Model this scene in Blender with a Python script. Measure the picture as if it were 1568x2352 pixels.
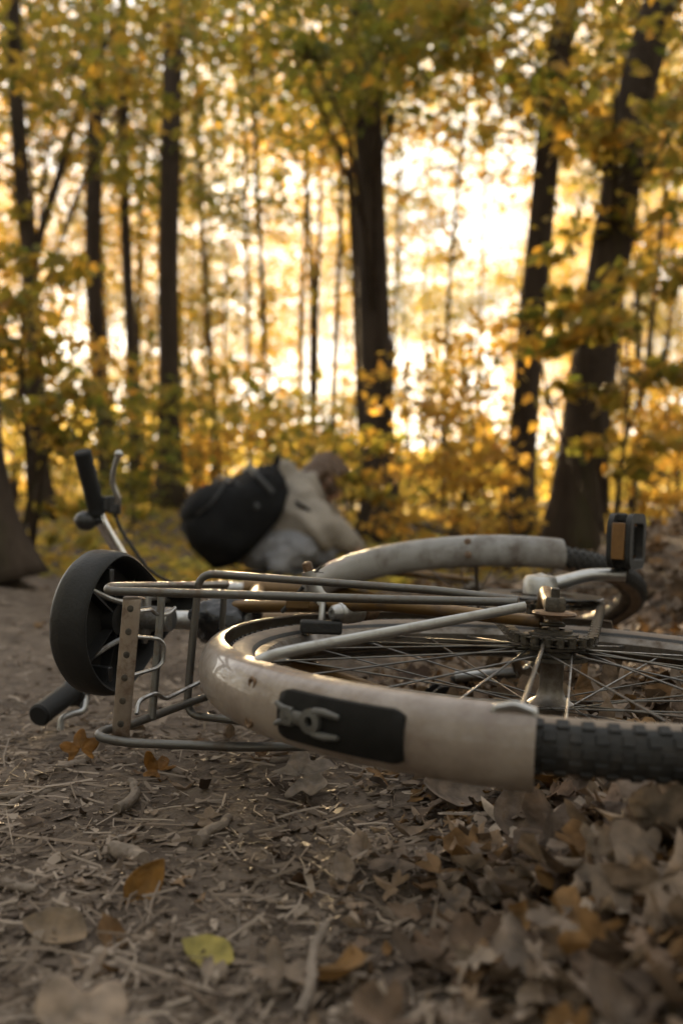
import bpy, math, random
import numpy as np
from mathutils import Matrix, Vector
R = math.radians
rng = np.random.default_rng(7)
scene = bpy.context.scene
for o in list(bpy.data.objects):
    bpy.data.objects.remove(o)
C = scene.collection

# ------------------------------------------------------------------ camera, sky, sun, exposure
CAM_Z = 0.31
cd = bpy.data.cameras.new("camera")
cam = bpy.data.objects.new("camera", cd)
C.objects.link(cam)
cam.location = (0, 0, CAM_Z)
cam.rotation_euler = (R(90), 0, 0)
cd.sensor_fit = 'VERTICAL'
cd.sensor_height = 36
cd.sensor_width = 24
cd.lens = 35
cd.clip_start = 0.05
cd.clip_end = 2000
cd.dof.use_dof = True
cd.dof.focus_distance = 1.08
cd.dof.aperture_fstop = 3.6
scene.camera = cam

SUN_EL, SUN_AZ = R(12.5), R(-7.5)          # ahead of the camera, a little to the left
world = bpy.data.worlds.new("World")
scene.world = world
world.use_nodes = True
wn = world.node_tree.nodes
wl = world.node_tree.links
sky = wn.new('ShaderNodeTexSky')
sky.sky_type = 'NISHITA'
sky.sun_disc = False
sky.sun_elevation = SUN_EL
sky.sun_rotation = SUN_AZ
sky.air_density = 1.0
sky.dust_density = 2.0
warm = wn.new('ShaderNodeMixRGB')                # evening sky, camera set for daylight: everything a little warmer
warm.blend_type = 'MULTIPLY'
warm.inputs[0].default_value = 1.0
warm.inputs[2].default_value = (1.0, 0.955, 0.90, 1)
even = wn.new('ShaderNodeGamma')                 # gamma added to flatten the bright sky round the sun
even.inputs[1].default_value = 0.40
pale = wn.new('ShaderNodeHueSaturation')
pale.inputs['Saturation'].default_value = 0.42
wl.new(sky.outputs[0], even.inputs[0])
wl.new(even.outputs[0], pale.inputs['Color'])
wl.new(pale.outputs[0], warm.inputs[1])
wl.new(warm.outputs[0], wn['Background'].inputs[0])
wn['Background'].inputs[1].default_value = 0.115
sd = bpy.data.lights.new("sun", 'SUN')
sd.energy = 5.0
sd.angle = R(0.6)
sd.color = (1.0, 0.73, 0.40)
sun = bpy.data.objects.new("sun", sd)
C.objects.link(sun)
sdir = Vector((math.sin(SUN_AZ) * math.cos(SUN_EL), math.cos(SUN_AZ) * math.cos(SUN_EL), math.sin(SUN_EL)))
sun.rotation_euler = sdir.to_track_quat('Z', 'Y').to_euler()
sun.location = (-3, 20, 12)
vs = scene.view_settings
vs.view_transform = 'Standard'
vs.look = 'None'
vs.exposure = 3.4
vs.gamma = 1.0
cy = scene.cycles
cy.use_denoising = True
cy.max_bounces = 6
cy.diffuse_bounces = 3
cy.glossy_bounces = 3
cy.transmission_bounces = 4
cy.sample_clamp_indirect = 6.0
cy.caustics_reflective = False
cy.caustics_refractive = False

FPX = 35 / 36 * 2352.0


def P(px, py, d):
    """point seen at that spot of the photograph (1568 x 2352 grid) at depth d"""
    return np.array([(px - 784) / FPX * d, d, CAM_Z + (1176 - py) / FPX * d])


# ------------------------------------------------------------------ small numeric helpers
def sst(a, b, x):
    t = np.clip((np.asarray(x, float) - a) / (b - a), 0, 1)
    return t * t * (3 - 2 * t)


_perm = np.random.default_rng(3).random((256, 256))


def vnoise(x, y):
    x = np.asarray(x, float); y = np.asarray(y, float)
    xi = np.floor(x).astype(int); yi = np.floor(y).astype(int)
    fx = x - xi; fy = y - yi
    fx = fx * fx * (3 - 2 * fx); fy = fy * fy * (3 - 2 * fy)
    g = lambda a, b: _perm[a % 256, b % 256]
    return ((g(xi, yi) * (1 - fx) + g(xi + 1, yi) * fx) * (1 - fy)
            + (g(xi, yi + 1) * (1 - fx) + g(xi + 1, yi + 1) * fx) * fy) - 0.5


def ground_base(x, y):
    x = np.asarray(x, float); y = np.asarray(y, float)
    z = 0.24 * sst(4.6, 9.5, y) + 0.012 * np.clip(y - 9.5, 0, 200)
    z = z + 0.30 * sst(0.62, 1.25, x) * sst(1.35, 2.1, y) * (1 - sst(3.0, 5.0, y))     # leafy bank on the right
    z = z + 0.10 * sst(-0.85, -1.6, x) * sst(2.3, 3.5, y)                               # left edge of the path
    z = z - 0.02 * sst(0.3, 1.3, y) * sst(-0.1, -0.6, x) * (1 - sst(1.8, 3.0, y))
    z = z + 0.045 * sst(0.05, 0.35, x) * (1 - sst(0.2, 0.9, np.abs(y - 0.95)))         # leaf heap under the rear tyre
    z = z + 0.05 * vnoise(x * 1.3 + 5, y * 1.3) * sst(2.5, 5, y)
    return z


def ground(x, y):
    x = np.asarray(x, float); y = np.asarray(y, float)
    return ground_base(x, y) + 0.016 * vnoise(x * 9, y * 9) + 0.010 * vnoise(x * 27 + 9, y * 27) + 0.006 * vnoise(x * 70, y * 70)


def G(px, py):
    """where the line of sight through that spot meets the ground"""
    for d in np.arange(0.35, 30, 0.01):
        p = P(px, py, d)
        if p[2] <= ground_base(p[0], p[1]):
            return p
    return P(px, py, 30)


def catmull(pts, n=8, closed=False):
    pts = [np.asarray(p, float) for p in pts]
    out = []
    m = len(pts)
    for i in range(m if closed else m - 1):
        p0 = pts[(i - 1) % m] if (closed or i > 0) else 2 * pts[0] - pts[1]
        p1 = pts[i]; p2 = pts[(i + 1) % m]
        p3 = pts[(i + 2) % m] if (closed or i + 2 < m) else 2 * pts[-1] - pts[-2]
        for k in range(n):
            t = k / n
            out.append(0.5 * (2 * p1 + (p2 - p0) * t + (2 * p0 - 5 * p1 + 4 * p2 - p3) * t * t + (3 * p1 - p0 - 3 * p2 + p3) * t ** 3))
    if not closed:
        out.append(pts[-1])
    return out


def rounded(pts, rad=0.015, n=5):
    """polyline with its corners rounded off"""
    pts = [np.asarray(p, float) for p in pts]
    out = [pts[0]]
    for a, b, c in zip(pts, pts[1:], pts[2:]):
        la, lc = np.linalg.norm(a - b), np.linalg.norm(c - b)
        r = min(rad, la * 0.48, lc * 0.48)
        s = b + (a - b) / la * r; e = b + (c - b) / lc * r
        for k in range(n + 1):
            t = k / n
            out.append((1 - t) ** 2 * s + 2 * t * (1 - t) * b + t * t * e)
    out.append(pts[-1])
    return out


def frame_from(axis):
    a = np.asarray(axis, float); a = a / np.linalg.norm(a)
    h = np.array([0, 0, 1.0]) if abs(a[2]) < 0.9 else np.array([1.0, 0, 0])
    u = np.cross(h, a); u /= np.linalg.norm(u)
    return u, np.cross(a, u), a


class MB:
    def __init__(s):
        s.v = []; s.f = []; s.m = []; s.n = 0

    def add(s, verts, faces, mat=0):
        verts = np.asarray(verts, float).reshape(-1, 3)
        s.v.append(verts)
        for f in faces:
            s.f.append(tuple(int(i) + s.n for i in f)); s.m.append(mat)
        s.n += len(verts)
        return s

    def tube(s, pts, r, seg=10, caps=True, closed=False, mat=0, flat=None):
        pts = [np.asarray(p, float) for p in pts]
        n = len(pts)
        rr = list(r) if hasattr(r, '__len__') else [r] * n
        t0 = pts[1] - pts[0]
        u, w, a = frame_from(t0)
        if flat is not None:                                   # flat = (direction, ratio): strap-like section
            fd = np.asarray(flat[0], float)
        rings = []
        for i in range(n):
            if closed:
                t = pts[(i + 1) % n] - pts[i - 1]
            else:
                t = pts[min(i + 1, n - 1)] - pts[max(i - 1, 0)]
            t = t / (np.linalg.norm(t) + 1e-12)
            u = u - t * np.dot(u, t); u /= np.linalg.norm(u) + 1e-12
            w = np.cross(t, u)
            if flat is not None:
                fu = fd - t * np.dot(fd, t); fu /= np.linalg.norm(fu) + 1e-12
                fw = np.cross(t, fu)
            for k in range(seg):
                an = 2 * math.pi * k / seg
                if flat is not None:
                    rings.append(pts[i] + fu * math.cos(an) * rr[i] + fw * math.sin(an) * rr[i] * flat[1])
                else:
                    rings.append(pts[i] + (u * math.cos(an) + w * math.sin(an)) * rr[i])
        faces = []
        for i in range(n if closed else n - 1):
            j = (i + 1) % n
            for k in range(seg):
                k2 = (k + 1) % seg
                faces.append((i * seg + k, i * seg + k2, j * seg + k2, j * seg + k))
        if caps and not closed:
            faces.append(tuple(range(seg - 1, -1, -1)))
            faces.append(tuple((n - 1) * seg + k for k in range(seg)))
        return s.add(rings, faces, mat)

    def lathe(s, prof, center, axis, seg=24, mat=0, closed=False):
        """prof: (radius, distance along axis)"""
        u, w, a = frame_from(axis)
        c = np.asarray(center, float)
        vs_ = []
        for r, h in prof:
            for k in range(seg):
                an = 2 * math.pi * k / seg
                vs_.append(c + a * h + (u * math.cos(an) + w * math.sin(an)) * r)
        faces = []
        m = len(prof)
        for i in range(m if closed else m - 1):
            j = (i + 1) % m
            for k in range(seg):
                k2 = (k + 1) % seg
                faces.append((i * seg + k, i * seg + k2, j * seg + k2, j * seg + k))
        if not closed:
            faces.append(tuple(range(seg - 1, -1, -1)))
            faces.append(tuple((m - 1) * seg + k for k in range(seg)))
        return s.add(vs_, faces, mat)

    def box(s, c, size, rot=None, mat=0):
        c = np.asarray(c, float); h = np.asarray(size, float) / 2
        v = np.array([[x, y, z] for x in (-1, 1) for y in (-1, 1) for z in (-1, 1)]) * h
        if rot is not None:
            v = v @ np.asarray(rot).T
        return s.add(v + c, [(0, 1, 3, 2), (4, 6, 7, 5), (0, 4, 5, 1), (2, 3, 7, 6), (0, 2, 6, 4), (1, 5, 7, 3)], mat)

    def capsule(s, a, b, ra, rb, seg=14):
        a = np.asarray(a, float); b = np.asarray(b, float)
        d = b - a; L = np.linalg.norm(d) + 1e-9; d /= L
        pts, rr = [], []
        for k in range(5):
            an = math.pi / 2 * k / 5
            pts.append(a - d * ra * math.cos(an)); rr.append(max(ra * math.sin(an), 0.001))
        pts.append(a); rr.append(ra); pts.append(b); rr.append(rb)
        for k in range(4, -1, -1):
            an = math.pi / 2 * k / 5
            pts.append(b + d * rb * math.cos(an)); rr.append(max(rb * math.sin(an), 0.001))
        return s.tube(pts, rr, seg)

    def ellipsoid(s, c, rad, rot=None, seg=20, rings=12):
        v = []
        for i in range(rings + 1):
            ph = -math.pi / 2 + math.pi * i / rings
            for k in range(seg):
                an = 2 * math.pi * k / seg
                v.append([math.cos(ph) * math.cos(an) * rad[0], math.cos(ph) * math.sin(an) * rad[1], math.sin(ph) * rad[2]])
        v = np.array(v)
        if rot is not None:
            v = v @ np.asarray(rot).T
        f = [(i * seg + k, i * seg + (k + 1) % seg, (i + 1) * seg + (k + 1) % seg, (i + 1) * seg + k) for i in range(rings) for k in range(seg)]
        return s.add(v + np.asarray(c, float), f)

    def xf(s, M):
        """move everything by a 4x4"""
        s.v = [(np.c_[v, np.ones(len(v))] @ np.asarray(M).T)[:, :3] for v in s.v]
        return s

    def build(s, name, mats, parent=None, smooth=True, loc=None, origin=None, bevel=0, subsurf=0, sharp=40):
        V = np.concatenate(s.v)
        if origin is not None:
            V = V - np.asarray(origin)
        me = bpy.data.meshes.new(name)
        me.from_pydata(V.tolist(), [], s.f)
        mats = mats if isinstance(mats, (list, tuple)) else [mats]
        for m in mats:
            me.materials.append(m)
        if len(mats) > 1:
            me.polygons.foreach_set('material_index', s.m)
        if smooth:
            me.polygons.foreach_set('use_smooth', [True] * len(me.polygons))
            me.set_sharp_from_angle(angle=R(sharp))
        me.update()
        o = bpy.data.objects.new(name, me)
        C.objects.link(o)
        if parent is not None:
            o.parent = parent
        if origin is not None:
            o.location = tuple(origin)
        if loc is not None:
            o.location = tuple(loc)
        if bevel:
            b = o.modifiers.new('bevel', 'BEVEL'); b.width = bevel; b.segments = 2; b.limit_method = 'ANGLE'; b.angle_limit = R(35)
        if subsurf:
            b = o.modifiers.new('sub', 'SUBSURF'); b.levels = subsurf; b.render_levels = subsurf
        return o


def mesh_np(name, V, F, mats, parent=None, loc=(0, 0, 0), mat_idx=None, smooth=False):
    """fast mesh from arrays, F is (n,k)"""
    V = np.asarray(V, np.float32); F = np.asarray(F, np.int32)
    me = bpy.data.meshes.new(name)
    me.vertices.add(len(V)); me.vertices.foreach_set('co', V.ravel())
    k = F.shape[1]
    me.loops.add(F.size); me.loops.foreach_set('vertex_index', F.ravel())
    me.polygons.add(len(F))
    me.polygons.foreach_set('loop_start', np.arange(0, F.size, k, dtype=np.int32))
    me.polygons.foreach_set('loop_total', np.full(len(F), k, np.int32))
    for m in (mats if isinstance(mats, (list, tuple)) else [mats]):
        me.materials.append(m)
    if mat_idx is not None:
        me.polygons.foreach_set('material_index', np.asarray(mat_idx, np.int32))
    if smooth:
        me.polygons.foreach_set('use_smooth', np.ones(len(F), bool))
    me.update(calc_edges=True)
    me.validate()
    o = bpy.data.objects.new(name, me)
    C.objects.link(o)
    o.location = loc
    if parent is not None:
        o.parent = parent
    return o


def tag(o, label=None, cat=None, group=None, kind=None):
    if label: o['label'] = label
    if cat: o['category'] = cat
    if group: o['group'] = group
    if kind: o['kind'] = kind
    return o


def empty(name, loc, label, cat, group=None):
    o = bpy.data.objects.new(name, None)
    C.objects.link(o)
    o.location = tuple(loc)
    o.empty_display_size = 0.1
    return tag(o, label, cat, group)


# ------------------------------------------------------------------ materials
def mat_basic(name, col, rough=0.5, metal=0.0, var=None, scale=20, bump=0.0, bscale=80, spec=0.5, detail=6, coords='Object', dirt=None, dscale=6, dlo=0.5, dhi=0.7, rvar=0.0, coat=0.0):
    m = bpy.data.materials.new(name); m.use_nodes = True
    nt = m.node_tree; n = nt.nodes; l = nt.links
    b = n['Principled BSDF']
    b.inputs['Base Color'].default_value = (*col, 1)
    b.inputs['Roughness'].default_value = rough
    b.inputs['Metallic'].default_value = metal
    b.inputs['Specular IOR Level'].default_value = spec
    b.inputs['Coat Weight'].default_value = coat
    tc = n.new('ShaderNodeTexCoord')
    last = None
    if var is not None:
        nz = n.new('ShaderNodeTexNoise'); nz.inputs['Scale'].default_value = scale; nz.inputs['Detail'].default_value = detail
        nz.inputs['Roughness'].default_value = 0.65
        l.new(tc.outputs[coords], nz.inputs['Vector'])
        rp = n.new('ShaderNodeValToRGB')
        rp.color_ramp.elements[0].position = 0.32; rp.color_ramp.elements[1].position = 0.68
        rp.color_ramp.elements[0].color = (*col, 1); rp.color_ramp.elements[1].color = (*var, 1)
        l.new(nz.outputs['Fac'], rp.inputs[0])
        last = rp.outputs[0]
    if dirt is not None:
        nz = n.new('ShaderNodeTexNoise'); nz.inputs['Scale'].default_value = dscale; nz.inputs['Detail'].default_value = 10
        nz.inputs['Roughness'].default_value = 0.7
        l.new(tc.outputs[coords], nz.inputs['Vector'])
        rp = n.new('ShaderNodeValToRGB'); rp.color_ramp.elements[0].position = dlo; rp.color_ramp.elements[1].position = dhi
        l.new(nz.outputs['Fac'], rp.inputs[0])
        mx = n.new('ShaderNodeMixRGB'); mx.inputs[1].default_value = (*col, 1); mx.inputs[2].default_value = (*dirt, 1)
        if last: l.new(last, mx.inputs[1])
        l.new(rp.outputs[0], mx.inputs[0])
        last = mx.outputs[0]
        ad = n.new('ShaderNodeMath'); ad.operation = 'MULTIPLY_ADD'; ad.inputs[1].default_value = 0.4; ad.inputs[2].default_value = rough
        ad.use_clamp = True
        l.new(rp.outputs[0], ad.inputs[0]); l.new(ad.outputs[0], b.inputs['Roughness'])
    if last: l.new(last, b.inputs['Base Color'])
    if bump:
        nb = n.new('ShaderNodeTexNoise'); nb.inputs['Scale'].default_value = bscale; nb.inputs['Detail'].default_value = 8
        l.new(tc.outputs[coords], nb.inputs['Vector'])
        bp = n.new('ShaderNodeBump'); bp.inputs['Strength'].default_value = bump; bp.inputs['Distance'].default_value = 0.01
        l.new(nb.outputs['Fac'], bp.inputs['Height']); l.new(bp.outputs[0], b.inputs['Normal'])
    return m


def mat_leaf(name, cols, trans=0.55, tboost=1.6, rough=0.6, veins=False, spec=0.3):
    """thin leaf: each leaf takes a colour of its own from the list, light shines through"""
    m = bpy.data.materials.new(name); m.use_nodes = True
    nt = m.node_tree; n = nt.nodes; l = nt.links
    n.remove(n['Principled BSDF'])
    out = n['Material Output']
    ge = n.new('ShaderNodeNewGeometry')
    rp = n.new('ShaderNodeValToRGB')
    cr = rp.color_ramp
    cr.elements[0].position = 0; cr.elements[0].color = (*cols[0], 1)
    cr.elements[1].position = 1; cr.elements[1].color = (*cols[-1], 1)
    for i, c in enumerate(cols[1:-1], 1):
        e = cr.elements.new(i / (len(cols) - 1)); e.color = (*c, 1)
    l.new(ge.outputs['Random Per Island'], rp.inputs[0])
    colo = rp.outputs[0]
    if veins:
        tc = n.new('ShaderNodeTexCoord')
        nz = n.new('ShaderNodeTexNoise'); nz.inputs['Scale'].default_value = 60; nz.inputs['Detail'].default_value = 6
        l.new(tc.outputs['Object'], nz.inputs['Vector'])
        r2 = n.new('ShaderNodeValToRGB'); r2.color_ramp.elements[0].position = 0.3; r2.color_ramp.elements[1].position = 0.75
        r2.color_ramp.elements[0].color = (0.45, 0.45, 0.45, 1); r2.color_ramp.elements[1].color = (1.25, 1.2, 1.15, 1)
        l.new(nz.outputs['Fac'], r2.inputs[0])
        mu = n.new('ShaderNodeMixRGB'); mu.blend_type = 'MULTIPLY'; mu.inputs[0].default_value = 1
        l.new(colo, mu.inputs[1]); l.new(r2.outputs[0], mu.inputs[2])
        colo = mu.outputs[0]
    d = n.new('ShaderNodeBsdfPrincipled')
    if veins:                                         # crinkled blade
        bp_ = n.new('ShaderNodeBump'); bp_.inputs['Strength'].default_value = 0.8; bp_.inputs['Distance'].default_value = 0.006
        l.new(nz.outputs['Fac'], bp_.inputs['Height']); l.new(bp_.outputs[0], d.inputs['Normal']); d.inputs['Roughness'].default_value = rough
    d.inputs['Specular IOR Level'].default_value = spec
    t = n.new('ShaderNodeBsdfTranslucent')
    l.new(colo, d.inputs['Base Color'])
    mu = n.new('ShaderNodeMixRGB'); mu.blend_type = 'MULTIPLY'; mu.inputs[0].default_value = 1
    mu.inputs[2].default_value = (tboost, tboost * 0.95, tboost * 0.8, 1)
    l.new(colo, mu.inputs[1]); l.new(mu.outputs[0], t.inputs['Color'])
    mx = n.new('ShaderNodeMixShader'); mx.inputs[0].default_value = trans
    l.new(d.outputs[0], mx.inputs[1]); l.new(t.outputs[0], mx.inputs[2]); l.new(mx.outputs[0], out.inputs['Surface'])
    return m


M = {}
M['soil'] = mat_basic('soil', (0.055, 0.041, 0.031), 0.95, var=(0.175, 0.138, 0.108), scale=16, bump=0.9, bscale=60, detail=12, spec=0.15)
M['bark'] = mat_basic('bark', (0.026, 0.019, 0.014), 0.95, var=(0.065, 0.048, 0.035), scale=16, bump=1.0, bscale=22, spec=0.1, detail=9, dirt=(0.055, 0.060, 0.022), dscale=1.6, dlo=0.55, dhi=0.8)
_nt = M['bark'].node_tree                         # stretch the pattern along the trunk
_mp = _nt.nodes.new('ShaderNodeMapping')
_mp.inputs['Scale'].default_value = (1, 1, 0.16)
_tc = next(n_ for n_ in _nt.nodes if n_.type == 'TEX_COORD')
for _l in [l_ for l_ in _nt.links if l_.from_node == _tc]:
    _to = _l.to_socket
    _nt.links.remove(_l)
    _nt.links.new(_mp.outputs[0], _to)
_nt.links.new(_tc.outputs['Object'], _mp.inputs[0])
M['litter'] = mat_leaf('litter', [(0.13, 0.09, 0.063), (0.26, 0.20, 0.15), (0.055, 0.037, 0.026), (0.36, 0.285, 0.22), (0.16, 0.105, 0.07), (0.46, 0.385, 0.31), (0.09, 0.06, 0.042), (0.24, 0.135, 0.05), (0.31, 0.255, 0.205)], trans=0.15, tboost=1.2, rough=0.75, veins=True, spec=0.18)
M['chips'] = mat_leaf('chips', [(0.10, 0.073, 0.053), (0.21, 0.165, 0.125), (0.045, 0.032, 0.024), (0.38, 0.31, 0.245), (0.12, 0.088, 0.063), (0.26, 0.205, 0.158)], trans=0.05, tboost=1.0, rough=0.9, spec=0.05)
GOLD = [(0.33, 0.20, 0.035), (0.40, 0.25, 0.05), (0.24, 0.175, 0.035), (0.42, 0.23, 0.045), (0.33, 0.24, 0.05)]
OLIVE = [(0.10, 0.115, 0.022), (0.18, 0.16, 0.025), (0.07, 0.09, 0.022), (0.25, 0.185, 0.03), (0.13, 0.135, 0.026)]
MIXED = [(0.09, 0.11, 0.022), (0.31, 0.20, 0.035), (0.16, 0.155, 0.026), (0.37, 0.21, 0.035), (0.085, 0.105, 0.022), (0.25, 0.19, 0.035)]
M['gold'] = mat_leaf('gold_leaf', GOLD, 0.62, 1.8)
M['olive'] = mat_leaf('olive_leaf', OLIVE, 0.55, 1.8)
M['mixed'] = mat_leaf('mixed_leaf', MIXED, 0.55, 1.7)
M['far'] = mat_leaf('far_leaf', [(0.34, 0.24, 0.05), (0.24, 0.22, 0.05), (0.40, 0.26, 0.06), (0.20, 0.20, 0.05)], 0.6, 1.7)
M['cream'] = mat_basic('cream_paint', (0.29, 0.245, 0.20), 0.28, var=(0.215, 0.175, 0.14), scale=7, dirt=(0.13, 0.090, 0.066), dscale=11, dlo=0.46, dhi=0.66, bump=0.04, bscale=300, coat=0.5)
M['grey_paint'] = mat_basic('grey_paint', (0.24, 0.235, 0.22), 0.33, var=(0.17, 0.16, 0.145), scale=9, dirt=(0.085, 0.065, 0.05), dscale=16, dlo=0.48, dhi=0.68)
M['plate'] = mat_basic('dull_black_plastic', (0.010, 0.010, 0.009), 0.6, var=(0.016, 0.015, 0.014), scale=60, spec=0.08)
M['strip'] = mat_basic('rust_stained_steel', (0.17, 0.125, 0.09), 0.45, metal=0.6, var=(0.26, 0.22, 0.18), scale=25, dirt=(0.10, 0.055, 0.03), dscale=40)
M['grip'] = mat_basic('grip_rubber', (0.012, 0.012, 0.012), 0.7, spec=0.3, bump=0.1, bscale=300)
M['holder'] = mat_basic('grey_plastic', (0.085, 0.082, 0.073), 0.5, var=(0.06, 0.057, 0.05), scale=60)
M['rim'] = mat_basic('dull_rim', (0.20, 0.18, 0.155), 0.38, metal=0.8, var=(0.11, 0.095, 0.08), scale=30, dirt=(0.09, 0.065, 0.045), dscale=50, dlo=0.45, dhi=0.7)
M['copper'] = mat_basic('copper_paint', (0.14, 0.078, 0.022), 0.38, var=(0.095, 0.052, 0.016), scale=14, dirt=(0.07, 0.045, 0.03), dscale=40, metal=0.35)
M['steel'] = mat_basic('old_steel', (0.36, 0.36, 0.35), 0.34, metal=0.9, dirt=(0.15, 0.11, 0.08), dscale=60, dlo=0.48, dhi=0.72, bump=0.05, bscale=400)
M['dark_steel'] = mat_basic('dark_steel', (0.12, 0.115, 0.105), 0.36, metal=0.7, dirt=(0.11, 0.075, 0.05), dscale=50, dlo=0.5, dhi=0.75, bump=0.05, bscale=300)
M['alu'] = mat_basic('aluminium', (0.40, 0.40, 0.39), 0.36, metal=0.9, dirt=(0.22, 0.19, 0.16), dscale=50, dlo=0.5, dhi=0.8)
M['chrome'] = mat_basic('chrome', (0.70, 0.70, 0.70), 0.14, metal=1.0, dirt=(0.25, 0.2, 0.17), dscale=70, dlo=0.55, dhi=0.8)
M['rust'] = mat_basic('rusty_steel', (0.09, 0.06, 0.04), 0.6, metal=0.5, var=(0.20, 0.12, 0.065), scale=60, bump=0.3, bscale=200)
M['rubber'] = mat_basic('rubber', (0.016, 0.016, 0.016), 0.62, var=(0.030, 0.029, 0.027), scale=40, dirt=(0.075, 0.062, 0.05), dscale=30, dlo=0.55, dhi=0.85, bump=0.1, bscale=300, spec=0.3)
M['tan_wall'] = mat_basic('dusty_sidewall', (0.20, 0.155, 0.115), 0.75, var=(0.12, 0.095, 0.075), scale=26)
M['black_plastic'] = mat_basic('black_plastic', (0.013, 0.013, 0.014), 0.36, var=(0.022, 0.021, 0.02), scale=60, bump=0.06, bscale=350)
M['black_vinyl'] = mat_basic('black_vinyl', (0.011, 0.011, 0.010), 0.5, var=(0.018, 0.017, 0.016), scale=25, bump=0.10, bscale=260, spec=0.3)
M['greasy'] = mat_basic('greasy_steel', (0.035, 0.032, 0.028), 0.45, metal=0.6, var=(0.09, 0.075, 0.055), scale=90, bump=0.2, bscale=200)
M['amber'] = mat_basic('amber_reflector', (0.17, 0.078, 0.014), 0.35, var=(0.12, 0.055, 0.010), scale=200)
M['bag'] = mat_basic('black_bag', (0.012, 0.012, 0.013), 0.24, bump=0.5, bscale=45)
M['pack'] = mat_basic('backpack_cloth', (0.007, 0.007, 0.008), 0.8, var=(0.014, 0.014, 0.014), scale=12, bump=0.3, bscale=60, spec=0.15)
M['patch'] = mat_basic('pale_patch', (0.30, 0.29, 0.26), 0.6)
M['hoodie'] = mat_basic('grey_hoodie', (0.31, 0.27, 0.22), 0.9, var=(0.23, 0.20, 0.165), scale=8, bump=0.3, bscale=25)
M['jeans'] = mat_basic('grey_jeans', (0.17, 0.17, 0.18), 0.9, var=(0.27, 0.265, 0.27), scale=9, bump=0.3, bscale=60)
M['skin'] = mat_basic('skin', (0.45, 0.27, 0.19), 0.5, var=(0.40, 0.23, 0.16), scale=20)
M['hair'] = mat_basic('brown_hair', (0.050, 0.027, 0.014), 0.45, var=(0.13, 0.070, 0.032), scale=60, bump=0.5, bscale=90)
M['stick'] = mat_basic('dead_wood', (0.10, 0.078, 0.060), 0.85, var=(0.22, 0.175, 0.135), scale=30, bump=0.6, bscale=60)

# ------------------------------------------------------------------ ground
def build_ground():
    n = 330
    s = np.linspace(-1, 1, n)
    ax = 0.2 * np.sinh(8.2 * s)
    X, Y = np.meshgrid(ax, ax + 0.95)
    Z = ground(X, Y)
    V = np.stack([X, Y, Z], -1).reshape(-1, 3)
    i = np.arange(n * n).reshape(n, n)
    F = np.stack([i[:-1, :-1], i[:-1, 1:], i[1:, 1:], i[1:, :-1]], -1).reshape(-1, 4)
    o = mesh_np('ground', V, F, M['soil'], smooth=True)
    tag(o, kind='structure')


build_ground()


def rot_from(yaw, tilt, roll):
    """stack of rotation matrices: Rz(yaw) Ry(tilt) Rx(roll)"""
    cz, sz, cy_, sy, cx, sx = np.cos(yaw), np.sin(yaw), np.cos(tilt), np.sin(tilt), np.cos(roll), np.sin(roll)
    z0 = np.zeros_like(cz); o1 = np.ones_like(cz)
    Rz = np.stack([np.stack([cz, -sz, z0], -1), np.stack([sz, cz, z0], -1), np.stack([z0, z0, o1], -1)], -2)
    Ry = np.stack([np.stack([cy_, z0, sy], -1), np.stack([z0, o1, z0], -1), np.stack([-sy, z0, cy_], -1)], -2)
    Rx = np.stack([np.stack([o1, z0, z0], -1), np.stack([z0, cx, -sx], -1), np.stack([z0, sx, cx], -1)], -2)
    return Rz @ Ry @ Rx


def tpl_ovate(nl=6, width=0.32, fold=0.25, curl=0.5, seed=None):
    """leaf of length 1 lying along y, folded on its midrib and curled; with a seed its rim is torn and wavy"""
    r_ = np.random.default_rng(seed)
    jig = (lambda q: r_.normal() * q) if seed is not None else (lambda q: 0.0)
    v = []; f = []
    for i in range(nl + 1):
        t = i / nl
        w = width * math.sin(math.pi * min(t ** 0.8, 1)) ** 0.8 if 0 < i < nl else 0.012
        z = curl * (t - 0.5) ** 2
        for sx in (-1, -0.5, 0, 0.5, 1):
            ww = w * (1 + (jig(.22) if abs(sx) == 1 else 0))
            v.append([sx * ww * (1 - 0.12 * abs(sx) * curl), t - 0.5 + jig(.02), z + fold * abs(sx) * w + 0.10 * w * math.sin(i * 2.1 + sx * 3) + jig(.045) * abs(sx)])
    for i in range(nl):
        for k in range(4):
            a = i * 5 + k
            f.append((a, a + 1, a + 6, a + 5))
    return np.array(v), np.array(f)


def tpl_lobed(curl=0.4, seed=0, lobes=5):
    """broad lobed leaf, quads fanned from the base"""
    r_ = np.random.default_rng(seed)
    n = 30
    rim = []
    for k in range(n + 1):
        a = -2.5 + 5.0 * k / n
        lob = abs(math.cos(a * lobes / 2.0 * 0.98))
        rr = 0.24 + 0.34 * lob ** 0.8 * (1 - 0.22 * abs(a) / 2.5) + 0.03 * (k % 2) + r_.normal() * 0.012
        rim.append([math.sin(a) * rr, math.cos(a) * rr])
    v = []; f = []
    for q in (0.05, 0.55, 1.0):
        for x, y in rim:
            rr2 = (x * x + y * y) * q * q
            v.append([x * q, y * q, curl * rr2 * (0.6 + 0.8 * math.sin(3 * math.atan2(x, y) + seed)) + 0.05 * q * math.sin(x * 14 + seed)])
    m = n + 1
    for j in range(2):
        for k in range(n):
            f.append((j * m + k, j * m + k + 1, (j + 1) * m + k + 1, (j + 1) * m + k))
    return np.array(v), np.array(f)


def tpl_chip(seed):
    r_ = np.random.default_rng(seed)
    x = np.array([[-.5, -.18], [-.15, -.28], [.3, -.2], [.5, .02], [.2, .24], [-.3, .2]]) * (1 + 0.35 * r_.normal(size=(6, 2)))
    z = 0.25 * (x[:, 0]) ** 2 + r_.normal(size=6) * 0.05
    v = np.c_[x, z]
    return v, np.array([[0, 1, 4, 5], [1, 2, 3, 4]])


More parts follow.
